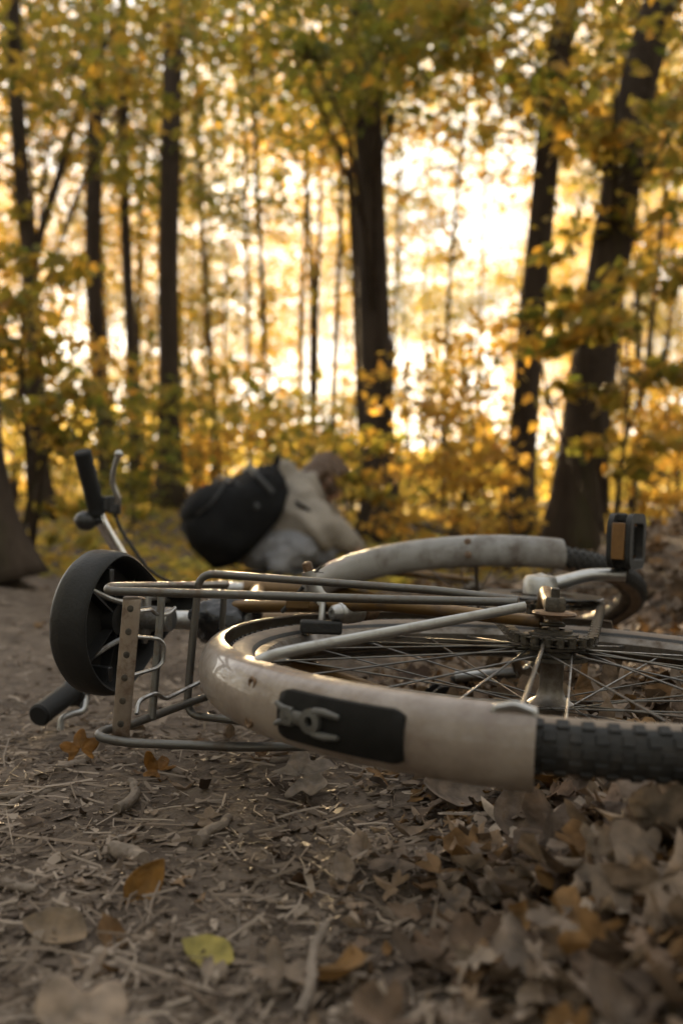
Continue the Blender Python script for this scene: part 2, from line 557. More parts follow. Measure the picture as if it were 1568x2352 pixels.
def scatter(name, tpl_list, pos, size, yaw, tilt, roll, mats, aspect=None):
    Vs, Fs, off = [], [], 0
    which = rng.integers(0, len(tpl_list), len(pos))
    for ti, (tv, tf) in enumerate(tpl_list):
        w = np.where(which == ti)[0]
        if not len(w): continue
        Rm = rot_from(yaw[w], tilt[w], roll[w])
        sc = size[w][:, None, None] * np.ones((1, 1, 3))
        if aspect is not None:
            sc = sc * aspect[w][:, None, :]
        V = np.einsum('nij,nkj->nki', Rm, tv[None] * sc)
        low = V[:, :, 2].min(1)
        V[:, :, 2] -= (low * 0.75)[:, None]
        V = V + pos[w][:, None, :]
        F = tf[None] + (np.arange(len(w)) * len(tv))[:, None, None] + off
        Vs.append(V.reshape(-1, 3)); Fs.append(F.reshape(-1, 4)); off += V.shape[0] * V.shape[1]
    return mesh_np(name, np.concatenate(Vs), np.concatenate(Fs), mats, smooth=True)


def field(n, y0, y1, xs, power=1.0):
    """points on the ground, denser near the camera, in the wedge the lens can see (and a bit beyond)"""
    y = np.exp(rng.uniform(math.log(y0), math.log(y1), n))
    x = rng.uniform(-1, 1, n) * (0.42 * y + xs)
    return x, y


def build_litter():
    # crumbs, bark and leaf fragments trodden into the path
    x, y = field(26000, 0.36, 4.5, 0.12)
    k = rng.random(len(x)) < 1 - .65 * sst(1.1, 2.2, y)
    x, y = x[k], y[k]
    n = len(x)
    pos = np.stack([x, y, ground(x, y) + 0.0005], -1)
    size = np.exp(rng.normal(math.log(0.0076), 0.5, n)).clip(.002, .018) * (1 + 0.12 * y)
    asp = np.stack([rng.uniform(0.7, 1.2, n) * (1 + (rng.random(n) < .12) * 1.2), rng.uniform(0.5, 1.2, n), np.ones(n)], -1)
    o = scatter('leaf_crumbs', [tpl_chip(i) for i in range(6)], pos, size, rng.uniform(0, 6.3, n), rng.normal(0, .28, n), rng.normal(0, .28, n), M['chips'], asp)
    tag(o, kind='stuff')
    # whole and broken leaves: a thin cover on the path, thick on the right
    tl = [tpl_ovate(7, .30, .35, .7, 1), tpl_ovate(7, .24, .6, 1.1, 2), tpl_ovate(8, .36, .2, -.5, 3), tpl_ovate(5, .42, .3, .9, 4), tpl_lobed(.5, 1), tpl_lobed(.8, 2), tpl_lobed(-.4, 3), tpl_ovate(7, .2, .8, 1.6, 5), tpl_lobed(1.2, 12), tpl_ovate(6, .34, .7, 1.3, 6), tpl_lobed(.3, 13)]
    x, y = field(21000, 0.36, 6.0, 0.15)
    heap = sst(-0.10, 0.28, x + 0.06 * np.sin(y * 5) - 0.06 * (y - 0.8))
    keep = rng.random(len(x)) < 0.035 + 0.965 * heap
    x, y, heap = x[keep], y[keep], heap[keep]
    n = len(x)
    lift = rng.random(n) ** 1.6 * 0.035 * heap
    pos = np.stack([x, y, ground(x, y) + lift + 0.001], -1)
    size = np.clip(np.exp(rng.normal(math.log(0.027), 0.45, n)) * (0.70 + 0.50 * heap), 0.008, 0.066) * (1 + 0.06 * y) * (0.62 + 0.38 * sst(.4, .85, y))
    o = scatter('leaf_litter', tl, pos, size, rng.uniform(0, 6.3, n), rng.normal(0, .22 + .22 * heap, n), rng.normal(0, .22 + .22 * heap, n), M['litter'])
    tag(o, kind='stuff')
    # the forest floor further back
    x, y = field(9000, 4.0, 22, 1.5)
    n = len(x)
    pos = np.stack([x, y, ground(x, y) + rng.random(n) * 0.02], -1)
    size = rng.uniform(.05, .12, n)
    o = scatter('fallen_leaves', tl[:3], pos, size, rng.uniform(0, 6.3, n), rng.normal(0, .35, n), rng.normal(0, .35, n), M['far'])
    tag(o, kind='stuff')
    # hair-thin twigs and needles in the litter
    x, y = field(5200, 0.36, 3.0, 0.1)
    n = len(x)
    L = np.exp(rng.normal(math.log(0.035), .5, n)); w = rng.uniform(.0005, .0014, n)
    a = rng.uniform(0, 6.3, n); d = np.stack([np.cos(a), np.sin(a), rng.normal(0, .12, n)], -1)
    q = np.stack([-np.sin(a), np.cos(a), np.zeros(n)], -1)
    c = np.stack([x, y, ground(x, y) + 0.004], -1)
    bend = q * (L * rng.normal(0, .12, n))[:, None]
    up = np.array([0, 0, 1.0])
    V = []
    for t, b in ((-.5, 0), (0, 1), (.5, 0)):
        m_ = c + d * (L * t)[:, None] + bend * b
        V += [m_ - q * w[:, None], m_ + up * (w * 1.6)[:, None], m_ + q * w[:, None]]
    V = np.stack(V, 1)
    tf = np.array([[0, 1, 4, 3], [1, 2, 5, 4], [3, 4, 7, 6], [4, 5, 8, 7]])
    F = (tf[None] + (np.arange(n) * 9)[:, None, None]).reshape(-1, 4)
    o = mesh_np('twig_litter', V.reshape(-1, 3), F, M['chips'])
    tag(o, kind='stuff')


build_litter()

# ------------------------------------------------------------------ single leaves and sticks that stand out
def hero_leaf(px, py, size, yaw, tilt, roll, cols, label, shape, dz=0.0, trans=0.25):
    p = G(px, py)
    p[2] = float(ground(p[0], p[1]))
    tv, tf = shape
    z1 = np.zeros(1)
    Rm = rot_from(z1, z1 + R(tilt), z1 + R(abs(roll)))[0] @ rot_from(z1 + R(yaw), z1, z1)[0]
    V = (tv * size) @ Rm.T
    V[:, 2] -= V[:, 2].min() - dz
    name = 'fallen_leaf'
    m = mat_leaf('leaf_colour', cols, trans, 1.3, 0.6, True)
    o = mesh_np(name, V, tf, m, loc=tuple(p), smooth=True)
    # stalk, same mesh colour family
    b = o.modifiers.new('thick', 'SOLIDIFY'); b.thickness = 0.0006
    s = o.modifiers.new('sub', 'SUBSURF'); s.levels = 1; s.render_levels = 1
    return tag(o, label, 'leaf')


hero_leaf(476, 2205, .040, 75, 10, 24, [(0.42, 0.34, 0.09), (0.36, 0.31, 0.075)], 'yellow green oval leaf lying flat on the bare dirt in front', tpl_ovate(8, .40, .12, .25), .001)
hero_leaf(338, 2055, .046, -35, 0, 62, [(0.26, 0.125, 0.02), (0.22, 0.11, 0.02)], 'orange brown leaf standing on edge beside a short stick', tpl_ovate(8, .34, .5, .5), -.004)
hero_leaf(205, 2440, .070, 60, 8, 14, [(0.40, 0.32, 0.24), (0.34, 0.26, 0.195)], 'large pale tan leaf at the very front left of the path', tpl_lobed(.5, 44), .006)
hero_leaf(690, 1835, .075, -70, -8, -24, [(0.30, 0.25, 0.20), (0.27, 0.22, 0.175)], 'pale grey maple leaf under the cream mudguard', tpl_lobed(.3, 5), .006)
hero_leaf(1050, 1868, .085, -72, 16, -34, [(0.25, 0.195, 0.15), (0.22, 0.17, 0.13)], 'curled grey brown leaf with veins below the mudguard end', tpl_ovate(9, .30, .45, .9), .01)
hero_leaf(185, 1770, .045, 20, 10, 50, [(0.28, 0.13, 0.02), (0.24, 0.11, 0.02)], 'small amber leaf below the lower rack rail on the left', tpl_lobed(.5, 6), .0)
hero_leaf(365, 1785, .04, 70, 20, 40, [(0.26, 0.12, 0.02), (0.22, 0.10, 0.02)], 'crumpled amber leaf right of a pale stick below the rack', tpl_lobed(.9, 7), .0)
hero_leaf(125, 2145, .052, 80, 6, -25, [(0.27, 0.21, 0.15), (0.23, 0.16, 0.09)], 'folded buff leaf with a brown edge on the left of the dirt', tpl_ovate(8, .36, .5, .3), .004)
hero_leaf(1190, 2300, .058, 8, 4, -30, [(0.27, 0.21, 0.16), (0.23, 0.18, 0.14)], 'big blurred brown leaf with a raised midrib at the front', tpl_ovate(9, .42, -.42, .4, 31), .006)
hero_leaf(1180, 1930, .055, -30, -20, -48, [(0.19, 0.14, 0.10), (0.16, 0.115, 0.08)], 'upright dull brown leaf leaning in the litter under the tyre', tpl_ovate(9, .34, .6, .6), .012)
hero_leaf(650, 2300, .04, 30, 15, -20, [(0.27, 0.21, 0.155), (0.23, 0.175, 0.13)], 'small tan broken leaf at the bottom edge beside a dark stick', tpl_lobed(.5, 8), .01)
hero_leaf(1500, 2120, .07, 120, 10, -25, [(0.26, 0.20, 0.15), (0.22, 0.17, 0.13)], 'pale blurred leaf in the heap near the right edge', tpl_lobed(.6, 9), .02)
hero_leaf(790, 2020, .035, 10, -15, -30, [(0.30, 0.235, 0.175), (0.26, 0.2, 0.15)], 'little beige leaf scrap on the dirt right of the orange leaf', tpl_ovate(7, .3, .5, .4), .002)
hero_leaf(480, 1905, .03, 80, 5, -20, [(0.31, 0.235, 0.16), (0.27, 0.2, 0.14)], 'small straw coloured leaf scrap beside a leaning stick', tpl_lobed(.3, 10), .002)


def stick(pxa, pya, pxb, pyb, r, label, kink=0.06, lift=0.0):
    a, b = G(pxa, pya), G(pxb, pyb)
    L = np.linalg.norm(b - a)
    pts, rr = [], []
    n = 9
    side = np.cross(b - a, [0, 0, 1.0]); side /= np.linalg.norm(side) + 1e-9
    k0 = rng.normal() * kink
    for i in range(n):
        t = i / (n - 1)
        p = a + (b - a) * t + side * L * k0 * math.sin(math.pi * t) + side * L * 0.02 * rng.normal()
        p[2] = float(ground(p[0], p[1])) * 0.5 + float(ground_base(p[0], p[1])) * 0.5 + r * 0.85 + lift * t
        pts.append(p); rr.append(r * (1 - 0.25 * t) * (1 + 0.10 * rng.normal()))
    mb = MB().tube(catmull(pts, 3), np.interp(np.linspace(0, 1, 3 * (n - 1) + 1), np.linspace(0, 1, n), rr), 9)
    o = mb.build('stick', M['stick'], origin=a)
    return tag(o, label, 'stick', 'sticks on the path')


stick(272, 1868, 305, 1810, .0062, 'short pale peeled stick on the dirt below the rack')
stick(255, 1975, 330, 2000, .0085, 'thick short dark stick behind the orange brown leaf')
stick(455, 1955, 525, 1895, .0060, 'grey stick lying at a slant in the middle of the dirt')
stick(600, 1785, 690, 1748, .0052, 'thin bent stick just below the lower rack rail', .12)
stick(20, 1865, 200, 1815, .0048, 'long thin dark twig along the left of the path', .1)
stick(-20, 1770, 60, 1845, .0055, 'dark curved twig coming in from the left edge', .15)
stick(690, 2352, 745, 2215, .0042, 'dark stick standing out of focus at the bottom edge', .03, .02)
stick(10, 2045, 85, 2055, .0050, 'short tan stick at the left edge of the dirt')
stick(130, 1795, 215, 1765, .0060, 'dark bark covered stick left of the amber leaf')
stick(265, 1945, 300, 1930, .0045, 'stubby light stick beside the thick dark one')
stick(515, 2225, 560, 2060, .0013, 'hair thin twig right of the yellow green leaf', .05)
stick(1310, 2085, 1560, 2110, .0040, 'blurred dark stick across the leaf heap on the right', .05, .015)
stick(860, 1925, 960, 2010, .0022, 'wiry brown twig curving through the litter', .2)

# ------------------------------------------------------------------ the bicycle, lying on its left side
# local axes of the bicycle: x = its right side, y = forward, z = its own up; origin = rear hub centre
def R4(ang, ax):
    return np.array(Matrix.Rotation(ang, 4, ax))


HUB = np.array([0.221, 1.05, 0.137])
BASE = np.eye(4); BASE[:3, :3] = np.array([[0, 0, -1.0], [0, 1, 0], [1, 0, 0]])
POSE = np.eye(4); POSE[:3, 3] = HUB
POSE = POSE @ R4(R(-3), 'Z') @ R4(R(2.6), 'Y') @ BASE
INV = np.linalg.inv(POSE)


def L(px, py, d):
    """bicycle coordinates of a point seen at that spot of the photograph at depth d"""
    return (INV @ np.append(P(px, py, d), 1))[:3]


DROP = 0.13
bike = empty('bicycle', (0, 0, 0), 'old cream and copper bicycle lying on its side on the leaf litter, rear wheel nearest', 'bicycle')
bike.matrix_world = Matrix((POSE @ np.array(Matrix.Translation((-DROP, 0, 0)))).tolist())


def bp(mb, name, mats, parent=None, **k):
    """a bicycle part (or a sub-part when a parent is given)"""
    if parent is None:
        return mb.build(name, mats, bike, loc=(DROP, 0, 0), **k)
    return mb.build(name, mats, parent, **k)


A = np.array
# steering assembly turned about the head axis
STEER = R(21)
H_AX = A([0, -0.16, 0.987])
F_HUB = A([0, 1.035, 0.0])
PIV = F_HUB - 0.05 * A([0, 0.987, 0.16])
S_ = np.array(Matrix.Translation(PIV) @ Matrix.Rotation(STEER, 4, Vector(H_AX)) @ Matrix.Translation(-Vector(PIV)))


def ring(c, rad, n=120):
    return [A(c) + A([0, -math.sin(2 * math.pi * k / n) * rad, math.cos(2 * math.pi * k / n) * rad]) for k in range(n)]


def wheel(c, xf, front):
    W = lambda mb: mb.xf(xf) if xf is not None else mb
    c = A(c)
    X = A([1.0, 0, 0])
    rim = MB().lathe([(.301, -.0125), (.308, -.0135), (.316, -.0125), (.316, -.0105), (.309, -.010), (.303, -.004), (.302, .004), (.309, .010), (.316, .0105), (.316, .0125), (.308, .0135), (.301, .0125), (.2955, .006), (.2955, -.006)], c, X, 128, closed=True)
    w = bp(W(rim), 'wheel', M['rim'])
    # tyre: casing with tan sidewalls and a knobbly tread
    t = MB()
    prof = []
    rt, cr = .0205, .3275
    for k in range(18):
        a = -2.5 + 5.0 * k / 17
        prof.append((cr + rt * math.cos(a), rt * 1.02 * math.sin(a)))
    seg = 150
    verts = []; faces = []; mats = []
    u_, w_, a_ = frame_from(X)
    for r, h in prof:
        for k in range(seg):
            an = 2 * math.pi * k / seg
            verts.append(c + a_ * h + (u_ * math.cos(an) + w_ * math.sin(an)) * r)
    for i in range(17):
        for k in range(seg):
            k2 = (k + 1) % seg
            f = (i * seg + k, i * seg + k2, (i + 1) * seg + k2, (i + 1) * seg + k)
            aa = -2.5 + 5.0 * (i + .5) / 17
            t.add([], [f], 1 if 1.15 < abs(aa) < 2.3 else 0)
    t.n = 0
    t.v = [np.array(verts)]; t.n = len(verts)
    nk = 118
    for row, (aa, sh, wd) in enumerate([(-1.0, 0, .20), (-.5, .5, .17), (0, 0, .15), (.5, .5, .17), (1.0, 0, .20)]):
        for k in range(nk):
            an0 = 2 * math.pi * (k + sh + .20) / nk; an1 = 2 * math.pi * (k + sh + .78) / nk
            vv = []
            for rr_, inset in ((rt - .001, 0), (rt + .0023, .12)):
                for an_, sg in ((an0, 1), (an1, -1)):
                    for ai, sg2 in ((aa - wd, 1), (aa + wd, -1)):
                        an = an_ + sg * inset * (an1 - an0)
                        a2 = ai + sg2 * inset * wd
                        rad = cr + rr_ * math.cos(a2)
                        vv.append(c + a_ * (rr_ * math.sin(a2)) + (u_ * math.cos(an) + w_ * math.sin(an)) * rad)
            t.add(vv, [(4, 5, 7, 6), (0, 1, 5, 4), (1, 3, 7, 5), (3, 2, 6, 7), (2, 0, 4, 6)], 0)
    bp(W(t), 'tyre', [M['rubber'], M['tan_wall']], w)
    hub = MB()
    fl = .030
    hub.lathe([(.006, -.060), (.006, -.045), (.014, -.044), (.014, -fl - .004), (.024, -fl - .002), (.0245, -fl + .002), (.0155, -fl + .008), (.0125, -.012), (.0125, .012), (.0155, fl - .008), (.0245, fl - .002), (.024, fl + .002), (.014, fl + .004), (.014, .044), (.006, .045), (.006, .060)], c, X, 28)
    bp(W(hub), 'hub', M['rim'], w)
    ns = 28 if front else 36
    for k in range(ns):
        side = 1 if k % 2 == 0 else -1
        pr = 1 if (k // 2) % 2 == 0 else -1
        ar = 2 * math.pi * (k + 0.3) / ns
        ah = ar + pr * R(68) * (1 if not front else .9)
        p0 = c + A([side * fl, -math.sin(ah) * .0215, math.cos(ah) * .0215])
        p1 = c + A([side * .002, -math.sin(ar) * .297, math.cos(ar) * .297])
        s_ = MB().tube([p0, p1], .0011, 6)
        s_.tube([p1 + (p0 - p1) * .05, p1 + (p0 - p1) * .005], .0022, 6)
        bp(W(s_), 'spoke', M['dark_steel'], w)
    return w


def guard_mesh(c, th0, th1, Rm=.368, hw=.031, drop=.024, ex=2.1, nth=90, thick=.0022):
    """mudguard: th measured from bike-up towards the back"""
    mb = MB()
    ns = 15
    c = A(c)
    verts = []; faces = []
    for lay in (0, 1):
        for i in range(nth + 1):
            th = th0 + (th1 - th0) * i / nth
            for j in range(ns):
                q = -1 + 2 * j / (ns - 1)
                sgn = math.copysign(1, q)
                ph = abs(q) * math.pi / 2
                xx = sgn * hw * math.sin(ph) ** (2 / ex)
                dd = drop * (1 - math.cos(ph) ** (2 / ex))
                ww = hw - thick if lay else hw
                rad = Rm - dd - (thick if lay else 0)
                if lay: rad = max(rad, Rm - drop); xx *= ww / hw
                verts.append(c + A([xx, -math.sin(th) * rad, math.cos(th) * rad]))
    lay_n = (nth + 1) * ns
    for lay in (0, 1):
        for i in range(nth):
            for j in range(ns - 1):
                a = lay * lay_n + i * ns + j
                q = (a, a + 1, a + ns + 1, a + ns)
                faces.append(q if lay else q[::-1])
    for i in range(nth):
        for j in (0, ns - 1):
            a = i * ns + j
            faces.append((a, a + ns, a + ns + lay_n, a + lay_n))
    for i in (0, nth):
        for j in range(ns - 1):
            a = i * ns + j
            faces.append((a, a + 1, a + 1 + lay_n, a + lay_n))
    mb.add(verts, faces)
    return mb


def gpt(c, th, x, Rm=.368, hw=.031, drop=.024, ex=2.1, out=0.0):
    """point on a mudguard's outer skin"""
    q = min(abs(x) / hw, 1)
    ph = math.asin(q ** (ex / 2))
    dd = drop * (1 - math.cos(ph) ** (2 / ex))
    rad = Rm - dd + out
    return A(c) + A([x, -math.sin(th) * rad, math.cos(th) * rad])


rear = wheel([0, 0, 0], None, False)
front = wheel(F_HUB, S_, True)

# --- rear mudguard
TH_END = R(79.3)
mg = bp(guard_mesh([0, 0, 0], R(-112), TH_END, nth=120), 'mudguard', M['cream'])
mg['label'] = 'dirty cream rear mudguard with a black reflector plate'
O3 = [0, 0, 0]
# black plate with the grey holder of a lost reflector
pl = MB()
tha, thb = R(45.5), R(64.5)
nn = 24
vv = []; ff = []
for lay, out in ((0, .0008), (1, .0042)):
    for i in range(nn + 1):
        th = tha + (thb - tha) * i / nn
        for x in (-.0205, -.0195, -.01, 0, .01, .0195, .0205):
            e = out if (abs(x) < .02 and 0 < i < nn) else .0004 + out * .55
            vv.append(gpt(O3, th, x * (.80 if i in (0, nn) else .94 if i in (1, nn - 1) else 1), out=e))
for i in range(nn):
    for j in range(6):
        a = (nn + 1) * 7 + i * 7 + j
        ff.append((a, a + 1, a + 8, a + 7))
for i in range(nn):
    for j in (0, 6):
        a = i * 7 + j; b = a + (nn + 1) * 7
        ff.append((a, a + 7, b + 7, b))
for i in (0, nn):
    for j in range(6):
        a = i * 7 + j; b = a + (nn + 1) * 7
        ff.append((a, a + 1, b + 1, b))
pl.add(vv, ff)
plate = bp(pl, 'reflector_plate', M['plate'], mg)
# grey holder: small forked block, ring with a hole, two prongs
hm = MB()


def on_plate(th_deg, x, out=.006):
    return gpt(O3, R(th_deg), x, out=out)


def ring_on_plate(th, rx, r0, r1, n=22):
    mbx = MB(); v = []; f = []
    k_deg = math.degrees(1 / .374)
    for out in (.004, .0085):
        for rad in (r0, r1):
            for k in range(n):
                a = 2 * math.pi * k / n
                v.append(on_plate(th + math.cos(a) * rad * k_deg, rx + math.sin(a) * rad, out))
    for k in range(n):
        k2 = (k + 1) % n
        f += [(2 * n + k, 2 * n + k2, 3 * n + k2, 3 * n + k), (k, k2, 2 * n + k2, 2 * n + k), (n + k, n + k2, 3 * n + k2, 3 * n + k)]
    return mbx.add(v, f)


for src in (ring_on_plate(52.0, 0.001, .0042, .0098), ring_on_plate(48.2, 0.001, .0030, .0072)):
    hm.add(np.concatenate(src.v), src.f)
for x0, x1, x2 in ((-.0045, -.008, -.0085), (.0065, .009, .0095)):
    hm.tube([on_plate(45.8, x1, .006), on_plate(47.0, x0, .006), on_plate(49, x0 * .9, .006)], [.0020, .0026, .0026], 8)
    hm.tube([on_plate(52.4, x1, .006), on_plate(54, x2, .006), on_plate(56.2, x2 * .86, .006)], [.0030, .0032, .0020], 8)
hm.tube([on_plate(47.5, .001, .006), on_plate(50.5, .001, .006)], .0055, 8, flat=(A([1, 0, 0]), .45))
bp(hm, 'reflector_holder', M['holder'], mg)
for th, x in ((38.5, .016), (38.0, -.017)):
    b = MB().lathe([(.0058, -.001), (.0058, .0006), (.0046, .0014), (.0028, .0006), (.0026, -.001)], gpt(O3, R(th), x), gpt(O3, R(th), x, out=.01) - gpt(O3, R(th), x), 14)
    bp(b, 'bolt', M['rust'], mg)
# clip at the mudguard's end
e0 = gpt(O3, R(79.0), .0285, out=.0015); e1 = gpt(O3, R(74.5), .0285, out=.0015)
cl = MB().tube(rounded([e0 + A([-.004, 0, 0]), e0, (e0 + e1) / 2 + A([.004, 0, 0]), e1, e1 + A([-.004, 0, 0])], .004), .003, 8)
bp(cl, 'clip', M['alu'], mg)

EYE = A([.070, -.004, .020])
# flat aluminium stays
st = MB()
s0 = L(1205, 1393, 1.035)
s1 = gpt(O3, R(33), .0315)
sdir_ = s1 - s0
mid = [s0 + sdir_ * t for t in (0, .06, .5, .90, 1.0)]
mid[-1] = mid[-1] + A([-.004, 0, 0])
st.tube(catmull(mid, 5), [.0052] * 21, 10, flat=(A([0, -.55, .83]), .45))
bp(st, 'mudguard_stay', M['alu'])
s2 = gpt(O3, R(77.5), .030)
st2 = MB().tube([A([.040, -.012, .012]), A([.036, -.06, .02]), s2], .0019, 8)
bp(st2, 'mudguard_stay', M['greasy'])

# --- rack (pixel estimates give the real bend points)
RK = M['dark_steel']
ra = bp(MB().tube(rounded([L(1185, 1383, 1.035), L(900, 1377, 1.03), L(246, 1357, 1.015), L(252, 1347, 1.03), L(400, 1345, 1.135), L(520, 1342, 1.26)], .014), .0046, 12), 'rack', RK)
ra['label'] = 'grey steel luggage rack behind the saddle'
bp(MB().tube(rounded([L(1190, 1378, 1.06), L(1000, 1356, 1.09), L(458, 1316, 1.165), L(442, 1480, 1.165), L(428, 1642, 1.165), L(560, 1657, 1.13), L(820, 1700, 1.06)], .020, 6), .0046, 12), 'rack_hoop', RK, ra)
bp(MB().tube(rounded([L(830, 1713, 1.0), L(560, 1716, 1.0), L(290, 1706, 1.0), L(222, 1692, 1.0), L(240, 1676, 1.02), L(290, 1668, 1.035), L(440, 1612, 1.15), L(605, 1556, 1.3)], .016, 6), .0048, 12), 'rack_rail', RK, ra)
bp(MB().tube([L(373, 1352, 1.10), L(362, 1500, 1.085), L(349, 1652, 1.07)], .0044, 10), 'rack_crossbar', RK, ra)
bp(MB().tube([L(517, 1333, 1.26), L(510, 1440, 1.26), L(598, 1562, 1.295)], .0042, 10), 'rack_crossbar', RK, ra)
# flat perforated strip at the rear end
fs = MB()
t0, t1 = L(304, 1372, 1.018), L(277, 1692, 1.018)
fs.tube(rounded([t0 + A([-.002, .016, 0]), t0, t1, t1 + A([.002, .016, 0])], .006, 3), .0105, 12, flat=(A([0, .28, 1.0]), .22))
strip = bp(fs, 'rack_strip', M['strip'], ra)
for k in range(6):
    q = t0 + (t1 - t0) * (.08 + .165 * k)
    nrm = A([0, -1.0, .0])
    hb = MB().lathe([(.0036, -.001), (.0036, .0006), (.0024, .0010)], q + nrm * .0024, nrm, 12)
    bp(hb, 'hole_disc', M['greasy'], strip)  # dark discs added to stand in for the strip's holes
bp(MB().tube(rounded([L(306, 1462, 1.03), L(364, 1467, 1.075), L(378, 1480, 1.08), L(375, 1520, 1.08), L(362, 1534, 1.07), L(306, 1551, 1.03)], .010), .0022, 8), 'spring_clip', M['steel'], ra)
bp(MB().tube(rounded([L(314, 1640, 1.04), L(319, 1609, 1.05), L(359, 1590, 1.07), L(378, 1607, 1.09), L(466, 1563, 1.16), L(520, 1558, 1.20)], .010), .0024, 8), 'spring_clip', M['steel'], ra)
bp(MB().tube(rounded([L(320, 1404, 1.05), L(350, 1400, 1.08), L(358, 1412, 1.09), L(386, 1412, 1.10), L(402, 1396, 1.12)], .008), .0022, 8), 'spring_clip', M['steel'], ra)

# --- frame
SEAT = L(470, 1425, 1.33)               # seat cluster
BBC = A([0.0, .435, -.050])
HT0, HT1 = PIV + H_AX * .33, PIV + H_AX * .47
fr = MB()
fr.tube([BBC, SEAT * .5 + BBC * .5, SEAT], .0145, 14)
frame = bp(fr, 'frame', M['copper'])
bp(MB().tube([BBC, HT0 + H_AX * .01], .016, 14), 'down_tube', M['copper'], frame)
bp(MB().tube([SEAT + (BBC - SEAT) * .12, HT1 - H_AX * .02], .013, 14), 'top_tube', M['copper'], frame)
bp(MB().tube([HT0 - H_AX * .01, HT1 + H_AX * .01], .018, 16), 'head_tube', M['copper'], frame)
bp(MB().lathe([(.020, -.036), (.020, .036)], BBC, [1, 0, 0], 20), 'bottom_bracket', M['greasy'], frame)
for s in (1, -1):
    top = SEAT + A([s * .020, -.004, -.03])
    dr = A([s * .056, .006, .012])
    bp(MB().tube([top, top * .45 + dr * .55 + A([s * .012, 0, 0]), dr], [.0085, .0085, .0065], 12), 'seat_stay', M['copper'], frame)
    ce = A([s * .056, .012, -.004])
    bp(MB().tube([BBC + A([s * .02, -.02, 0]), BBC * .6 + ce * .4 + A([s * .045, 0, 0]), ce], [.011, .010, .007], 12), 'chain_stay', M['copper'], frame)
    bp(MB().box(A([s * .055, .006, .002]), (.004, .034, .026)), 'dropout', M['greasy'], frame, bevel=.002)
# black bag tied round the seat cluster
bg = MB()
for k in range(9):
    a_ = R(40 * k)
    off = A([math.cos(a_) * .010, math.sin(a_) * .012, -.035 + .008 * (k % 3)])
    bg.ellipsoid(SEAT + off, (.026 + .006 * math.sin(k * 2.3), .024, .036 + .008 * math.cos(k * 1.7)), seg=12, rings=8)
bag = bp(bg, 'black_wrap', M['bag'], frame, sharp=180)
b_ = bag.modifiers.new('skin', 'REMESH'); b_.mode = 'VOXEL'; b_.voxel_size = .0045; b_.use_smooth_shade = True
tx = bpy.data.textures.new('crumple', 'CLOUDS'); tx.noise_scale = .03
b_ = bag.modifiers.new('crumple', 'DISPLACE'); b_.texture = tx; b_.strength = .022; b_.mid_level = .5

# --- seat post and saddle
SC = L(268, 1420, 1.315)                # where the post meets the saddle
post = bp(MB().tube([SEAT, SC], .0128, 18), 'seat_post', M['alu'])
sd_ = MB()
N = 72
Ls = .270
outl = []
def half_w(y):
    w = .026 + .066 * (1 - float(sst(.06, .205, y)))
    if y < .075: w = min(w, .0925) * math.sqrt(max(1 - ((y - .075) / .0755) ** 2, 0))
    if y > Ls - .026: w *= math.sqrt(max(1 - ((y - Ls + .026) / .0262) ** 2, 0))
    return w
ys = Ls / 2 - Ls / 2 * np.cos(np.linspace(0, math.pi, N // 2 + 1))
for y in ys: outl.append((half_w(y), y))
for y in ys[-2:0:-1]: outl.append((-half_w(y), y))
outl = np.array(outl)
cen = A([0, .115])
rings_ = [(.02, .030), (.55, .031), (.80, .028), (.875, .012), (.895, -.004), (.93, -.007), (.975, -.004), (.995, .008), (1.0, .022), (.985, .040), (.93, .056), (.82, .065), (.6, .069), (.3, .070), (.02, .070)]
vv = []; ff = []
nO = len(outl)
for k_, h_ in rings_:
    for x, y in outl:
        q = cen + (A([x, y]) - cen) * k_
        sag = .012 * math.sin(math.pi * np.clip(q[1] / Ls, 0, 1)) - .02 * (1 - np.clip(q[1] / .12, 0, 1)) ** 2
        vv.append([q[0], q[1], (h_ if h_ < .03 else .03 + (h_ - .03) * .55) - sag * .5])
for i in range(len(rings_) - 1):
    for k in range(nO):
        k2 = (k + 1) % nO
        ff.append((i * nO + k, i * nO + k2, (i + 1) * nO + k2, (i + 1) * nO + k))
ff.append(tuple(range(nO))); ff.append(tuple((len(rings_) - 1) * nO + k for k in range(nO - 1, -1, -1)))
sd_.add(vv, ff)
# seat local -> bike local
S0 = SC + A([0, -.150, -.002])
TS = np.array(Matrix.Translation(Vector(S0)) @ Matrix.Rotation(R(-17), 4, 'X') @ Matrix.Rotation(R(-3), 4, 'Z'))
saddle = bp(sd_.xf(TS), 'saddle', M['black_vinyl'], sharp=60)
rb = MB()
for ang in (35, 70, 110, 145, 200, 235, 305, 340):
    a_ = R(ang)
    dr = A([math.cos(a_), math.sin(a_), 0])
    ln = .050 if abs(dr[1]) < .6 else .065
    r3 = np.array(Matrix.Rotation(a_, 3, 'Z'))
    rb.box(A([0, .10, .022]) + dr * (.018 + ln / 2), (ln, .0022, .018), r3)
bp(rb.xf(TS), 'saddle_rib', M['black_plastic'], saddle)
hubm = MB().lathe([(.020, .008), (.022, .030), (.014, .030), (.013, .008)], A([0, .10, .004]), [0, 0, 1], 24)
bp(hubm.xf(TS), 'saddle_boss', M['black_plastic'], saddle)
